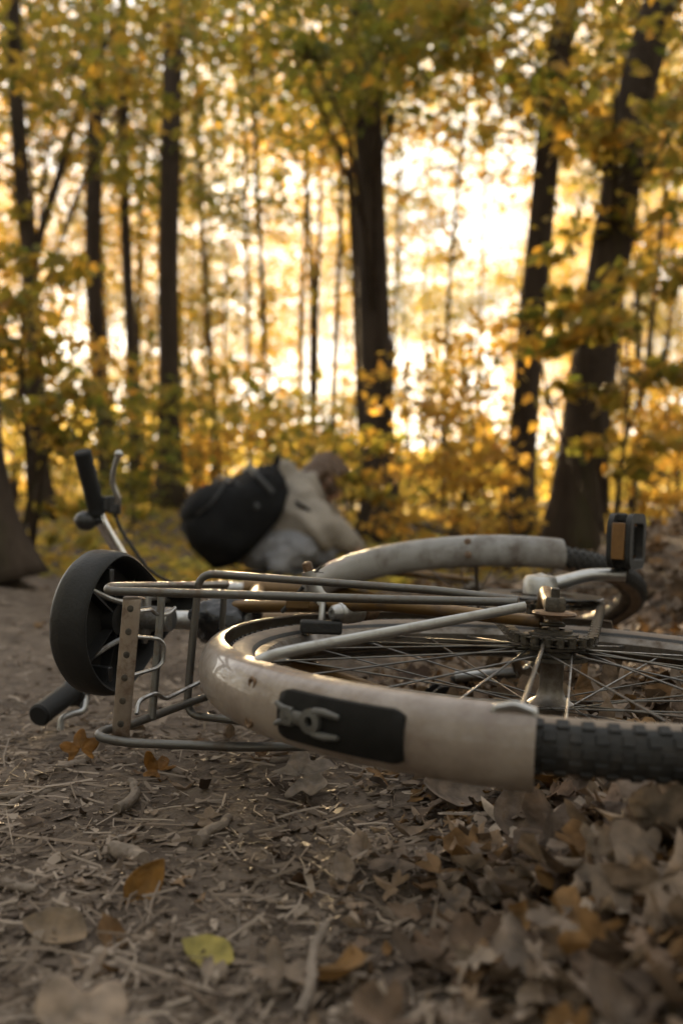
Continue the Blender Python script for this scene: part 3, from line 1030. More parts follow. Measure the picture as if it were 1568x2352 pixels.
for s in (1, -1):
    ck = MB()
    ck.box(A([s * .060, .050, .012]), (.018, .003, .034)); ck.box(A([s * .060 - .0085, .052, .012]), (.002, .008, .034)); ck.box(A([s * .060 + .0085, .052, .012]), (.002, .008, .034))
    ck.box(A([s * .060, .052, -.004]), (.018, .009, .003))
    bp(ck.xf(TS), 'saddle_clip', M['black_plastic'], saddle, bevel=.0012)
    rl = MB().tube(rounded([A([s * .045, .045, .026]), A([s * .022, .085, .004]), A([s * .022, .165, .000]), A([s * .006, .235, .022])], .03), .0035, 8)
    bp(rl.xf(TS), 'saddle_rail', M['steel'], saddle)
cm = MB().box(A([0, .128, .002]), (.052, .036, .014)); cm.lathe([(.0155, -.045), (.0155, .0)], A([0, .128, .0]), [0, 0, 1], 18)
cm.lathe([(.0045, -.034), (.0045, .034)], A([0, .128, -.006]), [1, 0, 0], 10)
bp(cm.xf(TS), 'saddle_clamp', M['steel'], saddle, bevel=.002)

# --- rear brake
PADC = L(737, 1440, 1.20)
pm = MB().box(PADC, (.016, .021, .050), np.array(Matrix.Rotation(R(8), 3, 'X')))
arm = MB()
top_b = L(709, 1312, 1.225); piv = L(742, 1378, 1.225)
arm.tube(catmull([top_b, L(714, 1332, 1.225), L(727, 1362, 1.225), piv, L(768, 1392, 1.225)], 5), [.0095] * 9 + [.0105] * 8 + [.0080] * 4, 10, flat=(A([0, .3, 1]), .62))
arm.tube(catmull([L(723, 1350, 1.222), L(736, 1360, 1.222), L(757, 1372, 1.222)], 5), .0030, 8)
arm.lathe([(.0088, -.006), (.0092, 0), (.0085, .006)], piv, L(742, 1378, 1.2) - piv, 16)
cal = bp(arm, 'brake_arm', M['alu'])
bp(pm, 'brake_pad', M['rubber'], cal, bevel=.003)
bp(MB().tube([L(741, 1385, 1.215), L(738, 1432, 1.205)], .0042, 10), 'pad_bolt', M['steel'], cal)
bp(MB().lathe([(.0055, 0), (.0062, .003), (.0062, .010), (.004, .012)], top_b, L(706, 1300, 1.225) - top_b, 12), 'anchor_bolt', M['rust'], cal)
cb = MB()
for k in range(7):
    e = L(737 + rng.uniform(-6, 10), 1306 + rng.uniform(-12, 18), 1.22 + rng.uniform(-.006, .006))
    cb.tube(catmull([L(712, 1318, 1.222), L(724, 1314, 1.22), e], 4), .0006, 5)
bp(cb, 'frayed_cable', M['greasy'], cal)
bp(MB().tube([L(697, 1347, 1.23), L(672, 1380, 1.24), L(648, 1405, 1.25)], .0028, 8), 'brake_cable', M['rubber'], cal)
# bullet shaped barrel beside the brake
b0, b1 = L(828, 1402, 1.225), L(765, 1409, 1.20)
ax_ = (b1 - b0); ln = np.linalg.norm(ax_); ax_ = ax_ / ln
bl = MB().lathe([(.0118, 0), (.0142, .002), (.0148, ln * .45), (.0135, ln * .72), (.0118, ln * .80), (.0112, ln * .80), (.0100, ln * .98), (.0070, ln * 1.06), (.0040, ln * 1.07), (.0034, ln * 1.00)], b0, ax_, 28)
brl = bp(bl, 'brake_pivot_barrel', M['steel'])
bp(MB().lathe([(.0135, -.020), (.0135, 0.0)], b0, ax_, 16), 'collar', M['rust'], brl)
bp(MB().box(L(684, 1386, 1.236), (.014, .006, .030)), 'lug_plate', M['copper'], frame, bevel=.002)

# --- rear axle, sprocket, chain, chainring
bp(MB().lathe([(.010, .060), (.010, .0635), (.022, .064), (.0235, .066), (.022, .068), (.010, .0685)], [0, 0, 0], [1, 0, 0], 24), 'axle_washer', M['rust'])
nut = MB().lathe([(.0118, .069), (.0122, .071), (.0122, .081), (.0105, .083), (.0052, .083), (.0052, .092), (.004, .093)], [0, 0, 0], [1, 0, 0], 6)
bp(nut, 'axle_nut', M['greasy'])
sp_c, cr_c = A([.040, 0, 0]), BBC + A([.040, 0, 0])


def toothed(c, rad, n, th, hole):
    mb = MB(); v = []; f = []
    m = n * 4
    for x in (-th / 2, th / 2):
        for k in range(m):
            a = 2 * math.pi * k / m
            rr = rad + (.004, .004, -.002, -.002)[k % 4]
            v.append(c + A([x, math.sin(a) * rr, math.cos(a) * rr]))
        for k in range(m):
            a = 2 * math.pi * k / m
            v.append(c + A([x, math.sin(a) * hole, math.cos(a) * hole]))
    for k in range(m):
        k2 = (k + 1) % m
        f += [(k, k2, m + k2, m + k), (2 * m + k, 2 * m + k2, 3 * m + k2, 3 * m + k), (k, k2, 2 * m + k2, 2 * m + k), (m + k, m + k2, 3 * m + k2, 3 * m + k)]
    return mb.add(v, f)


RS, RC = .040, .088
spr = toothed(sp_c, RS, 20, .003, .012)
spr.lathe([(.036, -.010), (.036, -.006), (.024, -.006), (.024, .002), (.033, .002), (.033, .0045), (.022, .005), (.022, .0085), (.029, .009), (.029, .011), (.018, .0115), (.018, .016), (.012, .016), (.012, -.010)], sp_c - A([.012, 0, 0]), [1, 0, 0], 32)
spr.lathe([(.026, .003), (.026, .0055), (.020, .006), (.020, .009), (.012, .0095), (.012, .003)], sp_c, [1, 0, 0], 28)
bp(spr, 'sprocket', M['greasy'])
cring = toothed(cr_c, RC, 44, .003, .060)
for k in range(5):
    a = R(72 * k)
    cring.tube([cr_c + A([0, math.sin(a) * .015, math.cos(a) * .015]), cr_c + A([0, math.sin(a) * .064, math.cos(a) * .064])], .006, 8, flat=(A([0, math.cos(a), -math.sin(a)]), .35))
bp(cring, 'chainring', M['greasy'])
guard = MB().lathe([(RC + .002, -.001), (RC + .003, 0), (RC + .002, .001), (.045, .001), (.045, -.001)], cr_c + A([.012, 0, 0]), [1, 0, 0], 64, closed=True)
bp(guard, 'chain_guard', M['black_plastic'])
# chain path: around the back of the sprocket, along, around the front of the ring
d_ = BBC[1:] / np.linalg.norm(BBC[1:])
dist = np.linalg.norm(BBC[1:])
alpha = math.acos((RS - RC) / dist)
base_a = math.atan2(d_[1], d_[0])
path = []
for k in range(25):
    a = base_a + alpha + (2 * math.pi - 2 * alpha) * k / 24
    path.append(A([.040, math.cos(a) * RS, math.sin(a) * RS]))
for k in range(25):
    a = base_a - alpha + (2 * alpha) * k / 24
    path.append(cr_c + A([0, math.cos(a) * RC, math.sin(a) * RC]))
path = np.array(path + [path[0]])
seg_l = np.r_[0, np.cumsum(np.linalg.norm(np.diff(path, axis=0), axis=1))]
nl = int(seg_l[-1] / .0127)
sp_ = np.linspace(0, seg_l[-1], nl + 1)[:-1]
cp = np.stack([np.interp(sp_, seg_l, path[:, k]) for k in range(3)], -1)
cm_ = MB()
for k in range(nl):
    a, b = cp[k], cp[(k + 1) % nl]
    off = .0046 if k % 2 else .0034
    for s in (1, -1):
        cm_.tube([a - (b - a) * .3, a, (a + b) / 2, b, b + (b - a) * .3], [.0022, .0042, .0030, .0042, .0022], 8, flat=(A([1, 0, 0]), 1.0 / .3)) if False else None
        t = (b - a); t = t / np.linalg.norm(t); q = np.cross([1.0, 0, 0], t)
        v = []
        for dx in (-.0006, .0006):
            for tt, hh in ((-.30, 0), (-.15, .0056), (.15, .0056), (.5, .0038), (.85, .0056), (1.15, .0056), (1.30, 0), (1.15, -.0056), (.85, -.0056), (.5, -.0038), (.15, -.0056), (-.15, -.0056)):
                v.append(a + (b - a) * tt + q * hh + A([s * off + dx, 0, 0]))
        f = [tuple(range(11, -1, -1)), tuple(range(12, 24))] + [(i, (i + 1) % 12, 12 + (i + 1) % 12, 12 + i) for i in range(12)]
        cm_.add(v, f)
    cm_.lathe([(.0046, -.0056), (.0046, .0056)], a, [1, 0, 0], 8)
bp(cm_, 'chain', M['greasy'], smooth=False)

# --- cranks and pedals
CO = BBC + A([.066, 0, 0])
CE = L(1432, 1357, 1.47)
CE = A([CO[0] + .016, CE[1], CE[2]])
cv = CE - CO
crk = MB()
crk.tube(catmull([CO - cv * .05, CO + cv * .10, CO + cv * .30 + A([.004, 0, 0]), CO + cv * .6 + A([.010, 0, 0]), CE + A([.006, 0, 0])], 6), np.interp(np.linspace(0, 1, 25), [0, .12, .35, .8, 1], [.024, .026, .0145, .0125, .0130]), 14, flat=(np.cross(cv / np.linalg.norm(cv), [1.0, 0, 0]), .75))
crk.lathe([(.027, -.012), (.027, .006), (.022, .014), (.012, .016), (.010, .011)], CO, [1, 0, 0], 24)
bp(crk, 'crank', M['alu'])
CE2 = BBC + A([-.078, 0, 0]) - A([0, cv[1], cv[2]])
ck2 = MB().tube(catmull([BBC + A([-.062, 0, 0]), BBC + A([-.066, 0, 0]) - cv * A([0, .3, .3]), CE2], 6), .0115, 12, flat=(np.cross(cv / np.linalg.norm(cv), [1.0, 0, 0]), .75))
ck2.lathe([(.020, -.016), (.021, .004), (.010, .013)], BBC + A([-.060, 0, 0]), [1, 0, 0], 20)
bp(ck2, 'crank', M['alu'])


def pedal(end, sgn, yaw):
    """platform pedal: axle along x"""
    T = np.array(Matrix.Translation(Vector(end)) @ Matrix.Rotation(yaw, 4, 'X'))
    hgt, wd, th = .080, .086, .032           # along axle, width, thickness
    x0 = .012 * sgn
    b = MB()
    # body frame: a rounded loop with open windows on both faces
    xm = x0 + sgn * hgt / 2
    loop = rounded([A([x0 + sgn * .004, 0, -wd / 2]), A([x0 + sgn * hgt, 0, -wd / 2]), A([x0 + sgn * hgt, 0, wd / 2]), A([x0 + sgn * .004, 0, wd / 2])], .020, 6)
    loop = loop[1:-1]
    # two side loops (the faces) made of a bevelled band
    def band(y, half):
        m = MB(); v = []; f = []
        pts = []
        for (px_, pz_) in [(-1, -1), (1, -1), (1, 1), (-1, 1)]:
            cx_, cz_ = px_ * (hgt / 2 - .020), pz_ * (wd / 2 - .020)
            a0 = {(-1, -1): 180, (1, -1): 270, (1, 1): 0, (-1, 1): 90}[(px_, pz_)]
            for k in range(7):
                a = R(a0 + 90 * k / 6)
                pts.append((cx_ + .020 * math.cos(a), cz_ + .020 * math.sin(a), cx_ + .006 * math.cos(a), cz_ + .006 * math.sin(a)))
        n = len(pts)
        for yy in (y - half, y + half):
            for p in pts: v.append([xm + p[0], yy, p[1]])
            for p in pts: v.append([xm + p[2], yy, p[3]])
        for k in range(n):
            k2 = (k + 1) % n
            f += [(k, k2, n + k2, n + k), (2 * n + k, 2 * n + k2, 3 * n + k2, 3 * n + k), (k, k2, 2 * n + k2, 2 * n + k), (n + k, n + k2, 3 * n + k2, 3 * n + k)]
        return v, f
    for y in (-th / 2 + .003, th / 2 - .003):
        v, f = band(y, .0045); b.add(v, f)
    for s in (1, -1):                                                   # end walls joining the faces
        b.box(A([xm, 0, s * (wd / 2 - .005)]), (hgt - .036, th - .006, .007))
    for s in (1, -1):
        b.box(A([xm + s * (hgt / 2 - .006), 0, 0]), (.010, th - .006, wd - .040))
    b.lathe([(.010, 0), (.010, hgt - .01)], A([x0, 0, 0]), [sgn, 0, 0], 16)
    b.lathe([(.0065, -.014 * 1), (.0065, .004)], A([x0, 0, 0]), [sgn, 0, 0], 12)
    for k in range(7):                                                  # studs on the gripping block
        for j in range(3):
            for s in (1, -1):
                b.box(A([x0 + sgn * (.022 + .009 * k), s * (th / 2 - .006), -.008 + .009 * j + .012]), (.005, .004, .005))
    b.box(A([xm, 0, .014]), (hgt - .030, th - .014, .028))
    p = bp(b.xf(T), 'pedal', M['rubber'], bevel=.0012)
    for s in (1, -1):
        q = MB().box(A([xm, 0, s * (wd / 2 + .0005)]), (hgt * .66, th * .58, .005))
        bp(q.xf(T), 'pedal_reflector', M['amber'], p, bevel=.001)
    return p


pedal(CE + A([.004, 0, 0]), 1, R(62))
pedal(CE2 + A([.0, 0, 0]), -1, R(20))

# --- fork, front mudguard, stem, handlebar
fk = MB()
cr_f = PIV + H_AX * .315 + A([0, 0, 0])
for s in (1, -1):
    fk.tube(catmull([cr_f + A([s * .020, 0, 0]), cr_f + A([s * .048, 0, -.03]), F_HUB * .55 + cr_f * .45 + A([s * .050, -.012, 0]), F_HUB + A([s * .050, 0, 0])], 8), np.linspace(.0125, .0075, 25), 12)
fk.tube([cr_f + A([-.03, 0, 0]), cr_f + A([.03, 0, 0])], .013, 12)
fork = bp(fk.xf(S_), 'fork', M['copper'])
FM = dict(Rm=.366, hw=.029, drop=.020)
fm = bp(guard_mesh(F_HUB, R(-48), R(112), nth=100, **FM).xf(S_), 'mudguard', M['grey_paint'])
fm['label'] = 'scuffed light grey front mudguard'
for th, x in ((84, .012), (84, -.012)):
    c_ = gpt(F_HUB, R(th), x, **FM)
    bp(MB().lathe([(.0062, -.001), (.0062, .001), (.0045, .002)], c_, gpt(F_HUB, R(th), x, out=.01, **FM) - c_, 14).xf(S_), 'bolt', M['rust'], fm)
for s in (1, -1):
    bp(MB().tube([gpt(F_HUB, R(86), s * .029, **FM), F_HUB + A([s * .052, -.01, -.01])], .0030, 8).xf(S_), 'mudguard_stay', M['greasy'], fm)
ST1 = HT1 + H_AX * .055
stm = MB().tube([HT1 + H_AX * .0, ST1], .0125, 14)
HB = P(322, 1392, 1.86)
HBL = (INV @ np.append(HB, 1))[:3]
stm.tube(catmull([ST1, ST1 * .4 + HBL * .6 + A([0, 0, .01]), HBL], 5), .0135, 14)
bp(stm, 'stem', M['alu'])
up_pts = [L(322, 1392, 1.86), L(305, 1325, 1.87), L(272, 1265, 1.86), L(236, 1205, 1.84), L(220, 1160, 1.83), L(192, 1046, 1.79)]
lo_pts = [L(322, 1392, 1.86), L(300, 1455, 1.84), L(250, 1520, 1.70), L(200, 1560, 1.55), L(165, 1588, 1.48), L(92, 1640, 1.40)]
hb_path = catmull(lo_pts[::-1] + up_pts[1:], 8)
hb_ = bp(MB().tube(hb_path, .0112, 16), 'handlebar', M['chrome'])


def grip(a, b, lab):
    a, b = A(a), A(b)
    n = 26
    pts = [a + (b - a) * k / n for k in range(n + 1)]
    rr = [.0155 + (.0007 if k % 2 else 0) for k in range(n + 1)]
    rr[-1] = .0135; rr[-2] = .0165; rr[0] = .0175; rr[1] = .0175
    g = bp(MB().tube(pts, rr, 18), 'grip', M['grip'], hb_)
    return g


grip(L(224, 1178, 1.832), L(189, 1036, 1.787), '')
grip(L(168, 1585, 1.485), L(88, 1645, 1.395), '')
# brake levers, clamps, shifter, cables
lv = MB().tube(catmull([L(252, 1168, 1.835), L(271, 1148, 1.82), L(260, 1112, 1.81), L(262, 1078, 1.80), L(272, 1046, 1.79)], 6), np.interp(np.linspace(0, 1, 25), [0, .2, .8, 1], [.006, .0055, .0042, .0050]), 10)
lv.ellipsoid(L(273, 1043, 1.79), (.0075, .0075, .0075), seg=12, rings=8)
bp(lv, 'brake_lever', M['alu'], hb_)
bp(MB().box(L(245, 1158, 1.835), (.030, .024, .030)).box(L(264, 1160, 1.83), (.034, .020, .022)), 'lever_clamp', M['black_plastic'], hb_, bevel=.004)
bp(MB().ellipsoid(L(198, 1196, 1.83), (.019, .021, .021), seg=16, rings=10).tube([L(205, 1196, 1.83), L(235, 1192, 1.835)], .011, 12), 'shifter', M['black_plastic'], hb_)
lv2 = MB().tube(catmull([L(196, 1600, 1.50), L(190, 1632, 1.485), L(165, 1640, 1.47), L(143, 1652, 1.455), L(139, 1680, 1.45)], 6), np.interp(np.linspace(0, 1, 25), [0, .2, .8, 1], [.0055, .0055, .0045, .0052]), 10)
bp(lv2, 'brake_lever', M['alu'], hb_)
bp(MB().box(L(182, 1602, 1.505), (.024, .030, .026)), 'lever_clamp', M['black_plastic'], hb_, bevel=.004)
bp(MB().tube(catmull([L(262, 1175, 1.83), L(278, 1215, 1.83), L(310, 1265, 1.83), L(345, 1310, 1.84), L(390, 1336, 1.88), L(440, 1350, 1.9)], 8), .0034, 8), 'brake_cable', M['rubber'], hb_)

# ------------------------------------------------------------------ the crouching person and the backpack
def remeshed(o, size, smooth=4):
    m = o.modifiers.new('one_skin', 'REMESH'); m.mode = 'VOXEL'; m.voxel_size = size; m.use_smooth_shade = True
    m = o.modifiers.new('soft', 'SMOOTH'); m.factor = 0.5; m.iterations = smooth
    return o


def build_person():
    org = P(640, 1330, 4.4); org[2] = float(ground_base(org[0], org[1]))
    Q = lambda px, py, d: P(px, py, d)
    hip = Q(598, 1248, 4.50); sh = Q(694, 1134, 4.64); neck = Q(722, 1108, 4.70); head = Q(748, 1098, 4.70)
    shR, shL = Q(684, 1140, 4.50), Q(716, 1136, 4.84)
    elR, wrR = Q(742, 1208, 4.36), Q(798, 1243, 4.42)
    elL, wrL = Q(768, 1222, 4.84), Q(812, 1258, 4.74)
    hipR, hipL = Q(598, 1258, 4.42), Q(615, 1258, 4.62)
    knR, knL = Q(692, 1258, 4.34), Q(752, 1252, 4.74)
    ftR, ftL = Q(640, 1326, 4.32), Q(722, 1322, 4.68)
    for f in (ftR, ftL): f[2] = float(ground_base(f[0], f[1])) + .075
    b = MB()
    b.capsule(hip, sh, .11, .085); b.capsule(shR, shL, .045, .045)
    b.capsule(sh, neck, .055, .048); b.capsule(neck, head, .048, .055)
    fd = A([.75, .35, -.56]); fd /= np.linalg.norm(fd)                 # way the face looks: down and to the right
    up = A([.5, .1, .86]); up = up - fd * np.dot(up, fd); up /= np.linalg.norm(up)
    sd2 = np.cross(up, fd)
    b.capsule(head - up * .01, head + up * .03 - fd * .01, .082, .085)
    b.capsule(head - up * .055 + fd * .04, head - up * .085 + fd * .055, .05, .032)       # jaw
    b.capsule(head + fd * .082 - up * .005, head + fd * .105 - up * .035, .010, .015, 8)   # nose
    for s in (1, -1):
        b.capsule(head + sd2 * s * .082 + up * .012 - fd * .005, head + sd2 * s * .086 - up * .02 - fd * .005, .016, .012, 8)
        b.capsule(head + sd2 * s * .032 + fd * .078 + up * .022, head + sd2 * s * .05 + fd * .066 + up * .018, .012, .010, 8)
    b.capsule(head + fd * .088 - up * .060 + sd2 * .018, head + fd * .088 - up * .060 - sd2 * .018, .009, .009, 8)
    for s_, e_, w_, sg in ((shR, elR, wrR, 1), (shL, elL, wrL, -1)):
        b.capsule(s_, e_, .048, .040); b.capsule(e_, w_, .040, .028)
        d = A([.62, .25, -.74]); d /= np.linalg.norm(d)
        sp = np.cross(d, A([0, 0, 1.0])); sp /= np.linalg.norm(sp); nr = np.cross(sp, d)
        palm = w_ + d * .075
        for k in (-1, 0, 1):
            b.capsule(w_ + sp * .010 * k, palm + sp * .024 * k, .018, .015, 10)
        for k, ln in enumerate((.068, .078, .073, .058)):
            o_ = palm + sp * (-.030 + .020 * k)
            kn = o_ + d * ln * .5 + nr * .008
            b.capsule(o_, kn, .0105, .0095, 8); b.capsule(kn, kn + d * ln * .45 - nr * .022, .0095, .008, 8)
        th = w_ + d * .03 - sp * sg * .026
        b.capsule(th, th + d * .03 - sp * sg * .030, .013, .011, 8); b.capsule(th + d * .03 - sp * sg * .030, th + d * .06 - sp * sg * .028 - nr * .012, .011, .009, 8)
    for h_, k_, f_ in ((hipR, knR, ftR), (hipL, knL, ftL)):
        b.capsule(h_, k_, .085, .058); b.capsule(k_, f_, .056, .042)
        b.capsule(f_ - A([0, 0, .035]), f_ + A([.15, .05, -.042]), .036, .030)
    body = remeshed(b.build('person', M['skin'], origin=org), .009, 3)
    tag(body, 'person crouching on the path in a pale grey hoodie, reaching down to the right', 'person')
    par = lambda o: (setattr(o, 'parent', body), setattr(o, 'location', (0, 0, 0)), o)[2]
    loc = lambda mb: mb.xf(np.array(Matrix.Translation(-Vector(org))))
    # loose hoodie: torso, hood, wide sleeves hanging over the knees
    h = MB()
    h.capsule(hip + A([.02, 0, .03]), sh, .15, .115); h.capsule(shR, shL, .062, .062)
    h.capsule(sh + A([-.02, 0, .02]), neck + A([-.015, 0, .02]), .085, .060); h.capsule(Q(650, 1088, 4.62), Q(700, 1105, 4.68), .060, .040)
    h.capsule(shR, elR, .078, .084); h.capsule(elR, wrR, .086, .046)
    h.capsule(shR + A([-.03, 0, -.06]), elR + A([.0, 0, -.03]), .085, .075); h.capsule(elR + A([-.05, 0, 0]), wrR + A([-.03, 0, .01]), .08, .046)
    h.capsule(shL, elL, .065, .065); h.capsule(elL, wrL, .065, .045)
    h.capsule(Q(650, 1180, 4.45), Q(715, 1215, 4.36), .10, .085); h.capsule(Q(660, 1215, 4.42), Q(640, 1225, 4.45), .09, .08)
    ho = par(remeshed(loc(h).build('hoodie', M['hoodie']), .011, 3))
    t = bpy.data.textures.new('folds', 'WOOD'); t.wood_type = 'BANDNOISE'; t.noise_scale = .16; t.turbulence = 9
    d = ho.modifiers.new('folds', 'DISPLACE'); d.texture = t; d.strength = .024; d.mid_level = .5
    j = MB()
    for h_, k_, f_ in ((hipR, knR, ftR), (hipL, knL, ftL)):
        j.capsule(h_, k_, .105, .078); j.capsule(k_, f_ + A([0, 0, .02]), .076, .060)
    j.capsule(hipR, hipL, .11, .11)
    jo = par(remeshed(loc(j).build('trousers', M['jeans']), .010, 3))
    t = bpy.data.textures.new('jean_folds', 'CLOUDS'); t.noise_scale = .04
    d = jo.modifiers.new('folds', 'DISPLACE'); d.texture = t; d.strength = .03; d.mid_level = .5
    for f_ in (ftR, ftL):
        s = MB(); s.capsule(f_ - A([.02, 0, .028]), f_ + A([.16, .05, -.036]), .046, .038); s.capsule(f_ - A([.02, 0, .028]), f_ + A([0, 0, .02]), .046, .046)
        par(remeshed(loc(s).build('shoe', M['black_plastic']), .008, 2))
    hr = MB()
    hr.capsule(head + up * .032 - fd * .026, head - up * .02 - fd * .04, .086, .080)
    hr.capsule(head + up * .040 + fd * .03, head + up * .03 - fd * .02, .070, .084)
    for k in range(150):
        a = rng.normal(0, 1, 3)
        a /= np.linalg.norm(a)
        if np.dot(a, fd) > .45: continue
        r0 = head + up * .028 - fd * .022 + .080 * a
        e = r0 + a * rng.uniform(.005, .03) + A([.02, 0, -.05]) * rng.uniform(.4, 1.4) + rng.normal(0, .012, 3)
        hr.capsule(r0, (r0 + e) / 2 + a * .008, .013, .009, 6); hr.capsule((r0 + e) / 2 + a * .008, e, .009, .0035, 6)
    par(remeshed(loc(hr).build('hair', M['hair']), .006, 0))

    # backpack worn on the back
    c = P(552, 1180, 4.36)
    ta = A([.66, .12, .72]); ta /= np.linalg.norm(ta)                   # pack's long axis
    na = A([-.72, -.30, .62]); na = na - ta * np.dot(na, ta); na /= np.linalg.norm(na)
    wa = np.cross(ta, na)
    Rm = np.stack([wa, na, ta], 1)
    v = []; f = []
    nu, nv = 40, 26
    for i in range(nv + 1):
        ph = -math.pi / 2 + math.pi * i / nv
        for k in range(nu):
            an = 2 * math.pi * k / nu
            sg = lambda q, e: math.copysign(abs(q) ** e, q)
            x = sg(math.cos(ph), .62) * sg(math.cos(an), .62) * .165
            y = sg(math.cos(ph), .62) * sg(math.sin(an), .7) * .135
            z = sg(math.sin(ph), .72) * .255
            y *= 1 - .28 * sst(.05, .25, z); x *= 1 - .15 * sst(.1, .26, z)
            if y > 0: y += .055 * float(sst(.10, -.02, z)) * math.exp(-(x / .13) ** 4) * float(sst(-.26, -.2, z))
            v.append([x, y, z])
    f = [(i * nu + k, i * nu + (k + 1) % nu, (i + 1) * nu + (k + 1) % nu, (i + 1) * nu + k) for i in range(nv) for k in range(nu)]
    bk = MB().add(A(v) @ Rm.T + c, f)
    pk = bk.build('backpack', M['pack'], origin=c, sharp=180)
    t = bpy.data.textures.new('pack_folds', 'CLOUDS'); t.noise_scale = .07
    d = pk.modifiers.new('folds', 'DISPLACE'); d.texture = t; d.strength = .035; d.mid_level = .5
    tag(pk, 'bulging black backpack with pale tags worn by the crouching person', 'backpack')
    put = lambda p_: (A(p_) @ Rm.T)
    bd = lambda mb, n_, m_, **k_: mb.build(n_, m_, pk, **k_)
    # straps, zip lines, tags
    for s in (1, -1):
        bd(MB().tube(catmull([put((s * .09, -.12, .20)), put((s * .10, -.22, .20)), put((s * .12, -.30, .05)), put((s * .12, -.20, -.14)), put((s * .10, -.10, -.20))], 6), .022, 8, flat=(put((1, 0, 0)), .3)), 'shoulder_strap', M['pack'])
    bd(MB().tube(catmull([put((-.03, .03, .255)), put((-.02, .05, .295)), put((.02, .05, .295)), put((.03, .03, .255))], 5), .008, 8), 'carry_loop', M['pack'])
    zz = [put((.135 * math.sin(a), .175 - .02 * abs(math.sin(a)), -.06 + .13 * math.cos(a))) for a in np.linspace(-2.2, 2.2, 22)]
    bd(MB().tube(zz, .005, 6), 'zip', M['black_plastic'])
    pkt = MB(); pkt.ellipsoid(put((0, .165, -.09)), (.115, .05, .105), Rm, 24, 14)
    bd(pkt, 'front_pocket', M['pack'])
    for zq in (.06, .15):
        bd(MB().tube(catmull([put((.168, .0, zq)), put((.12, .10, zq + .01)), put((0, .150 - .06 * (zq > .1), zq + .015)), put((-.12, .10, zq + .01)), put((-.168, 0, zq))], 6), .012, 8, flat=(ta, .25)), 'compression_strap', M['black_plastic'])
        for sx in (.07, -.07):
            bd(MB().box(put((sx, .142 - .05 * (zq > .1), zq + .012)), (.03, .012, .026), Rm), 'buckle', M['black_plastic'], bevel=.003)
    def tagpatch(px, py, w, h_):
        o_ = P(px, py, 4.0); dr = o_ - A([0, 0, CAM_Z]); dr /= np.linalg.norm(dr)
        best = None
        vv = A(v) @ Rm.T + c
        for d_ in np.arange(4.0, 4.9, .005):
            q = A([0, 0, CAM_Z]) + dr * d_
            loc_ = (q - c) @ Rm
            if abs(loc_[0] / .17) ** 2.6 + abs(loc_[1] / .16) ** 2.6 + abs(loc_[2] / .265) ** 2.6 < 1: best = q; break
        if best is None: return
        bd(MB().ellipsoid(best - c, (w, .010, h_), seg=10, rings=6), 'tag_patch', M['patch'])
    tagpatch(464, 1218, .018, .020); tagpatch(582, 1078, .022, .012); tagpatch(573, 1066, .010, .012)


build_person()

# ------------------------------------------------------------------ the wood
def leaf_arrays(c, size, rs, flat=0.55, narrow=0.55):
    """one folded four-cornered leaf per row of c"""
    n = len(c)
    nrm = rs.normal(size=(n, 3)); nrm[:, 2] = np.abs(nrm[:, 2]) + flat * .55
    nrm /= np.linalg.norm(nrm, axis=1)[:, None]
    d = rs.normal(size=(n, 3)); d[:, 2] -= 0.35
    d -= nrm * (d * nrm).sum(1)[:, None]; d /= np.linalg.norm(d, axis=1)[:, None]
    w = np.cross(nrm, d)
    s = size[:, None]
    fold = nrm * s * rs.uniform(.03, .16, (n, 1))
    V = np.stack([c - d * s * .5, c + w * s * .5 * narrow + fold - d * s * .06, c + d * s * .5, c - w * s * .5 * narrow + fold - d * s * .06], 1)
    return V.reshape(-1, 3), np.arange(4 * n).reshape(n, 4)


def clump(c, rad, n, rs, spray=0.26):
    """leaf positions: sprays of leaves gathered round twig ends inside an uneven blob"""
    k = max(3, n // 26)
    q = rs.normal(size=(k, 3)); q /= np.linalg.norm(q, axis=1)[:, None]
    q *= (rs.random(k) ** .45)[:, None] * np.asarray(rad)
    tw = rs.integers(0, k, n)
    p = q[tw] + rs.normal(size=(n, 3)) * np.asarray(rad) * spray * A([1, 1, .45])
    return p + np.asarray(c)


def trunk_mb(pts, rad, seg=14, seed=0, flare=1.7, steps=6):
    rs = np.random.default_rng(seed)
    path = catmull(pts, steps)
    n = len(path)
    rr = np.interp(np.linspace(0, 1, n), np.linspace(0, 1, len(rad)), rad)
    zz = A([p[2] for p in path]); z0 = zz[0]
    rr = rr * (1 + (flare - 1) * np.exp(-(zz - z0) / .22))
    mb = MB().tube(path, rr, seg)
    v = mb.v[0]
    ph = rs.uniform(0, 6, 4)
    an = np.tile(np.arange(seg) * 2 * math.pi / seg, n)
    an = np.r_[an, np.zeros(len(v) - len(an))]
    ctr = np.repeat(A(path), seg, 0)
    ctr = np.r_[ctr, v[len(ctr):]]
    wob = 1 + .06 * np.sin(3 * an + v[:, 2] * 1.3 + ph[0]) + .05 * np.sin(5 * an - v[:, 2] * 2.1 + ph[1]) + .03 * np.sin(9 * an + v[:, 2] * 5 + ph[2])
    low = np.exp(-(v[:, 2] - z0) / .25)
    wob += .16 * low * np.sin(4 * an + ph[3])
    mb.v[0] = ctr + (v - ctr) * wob[:, None]
    return mb


TREE_SEED = [100]


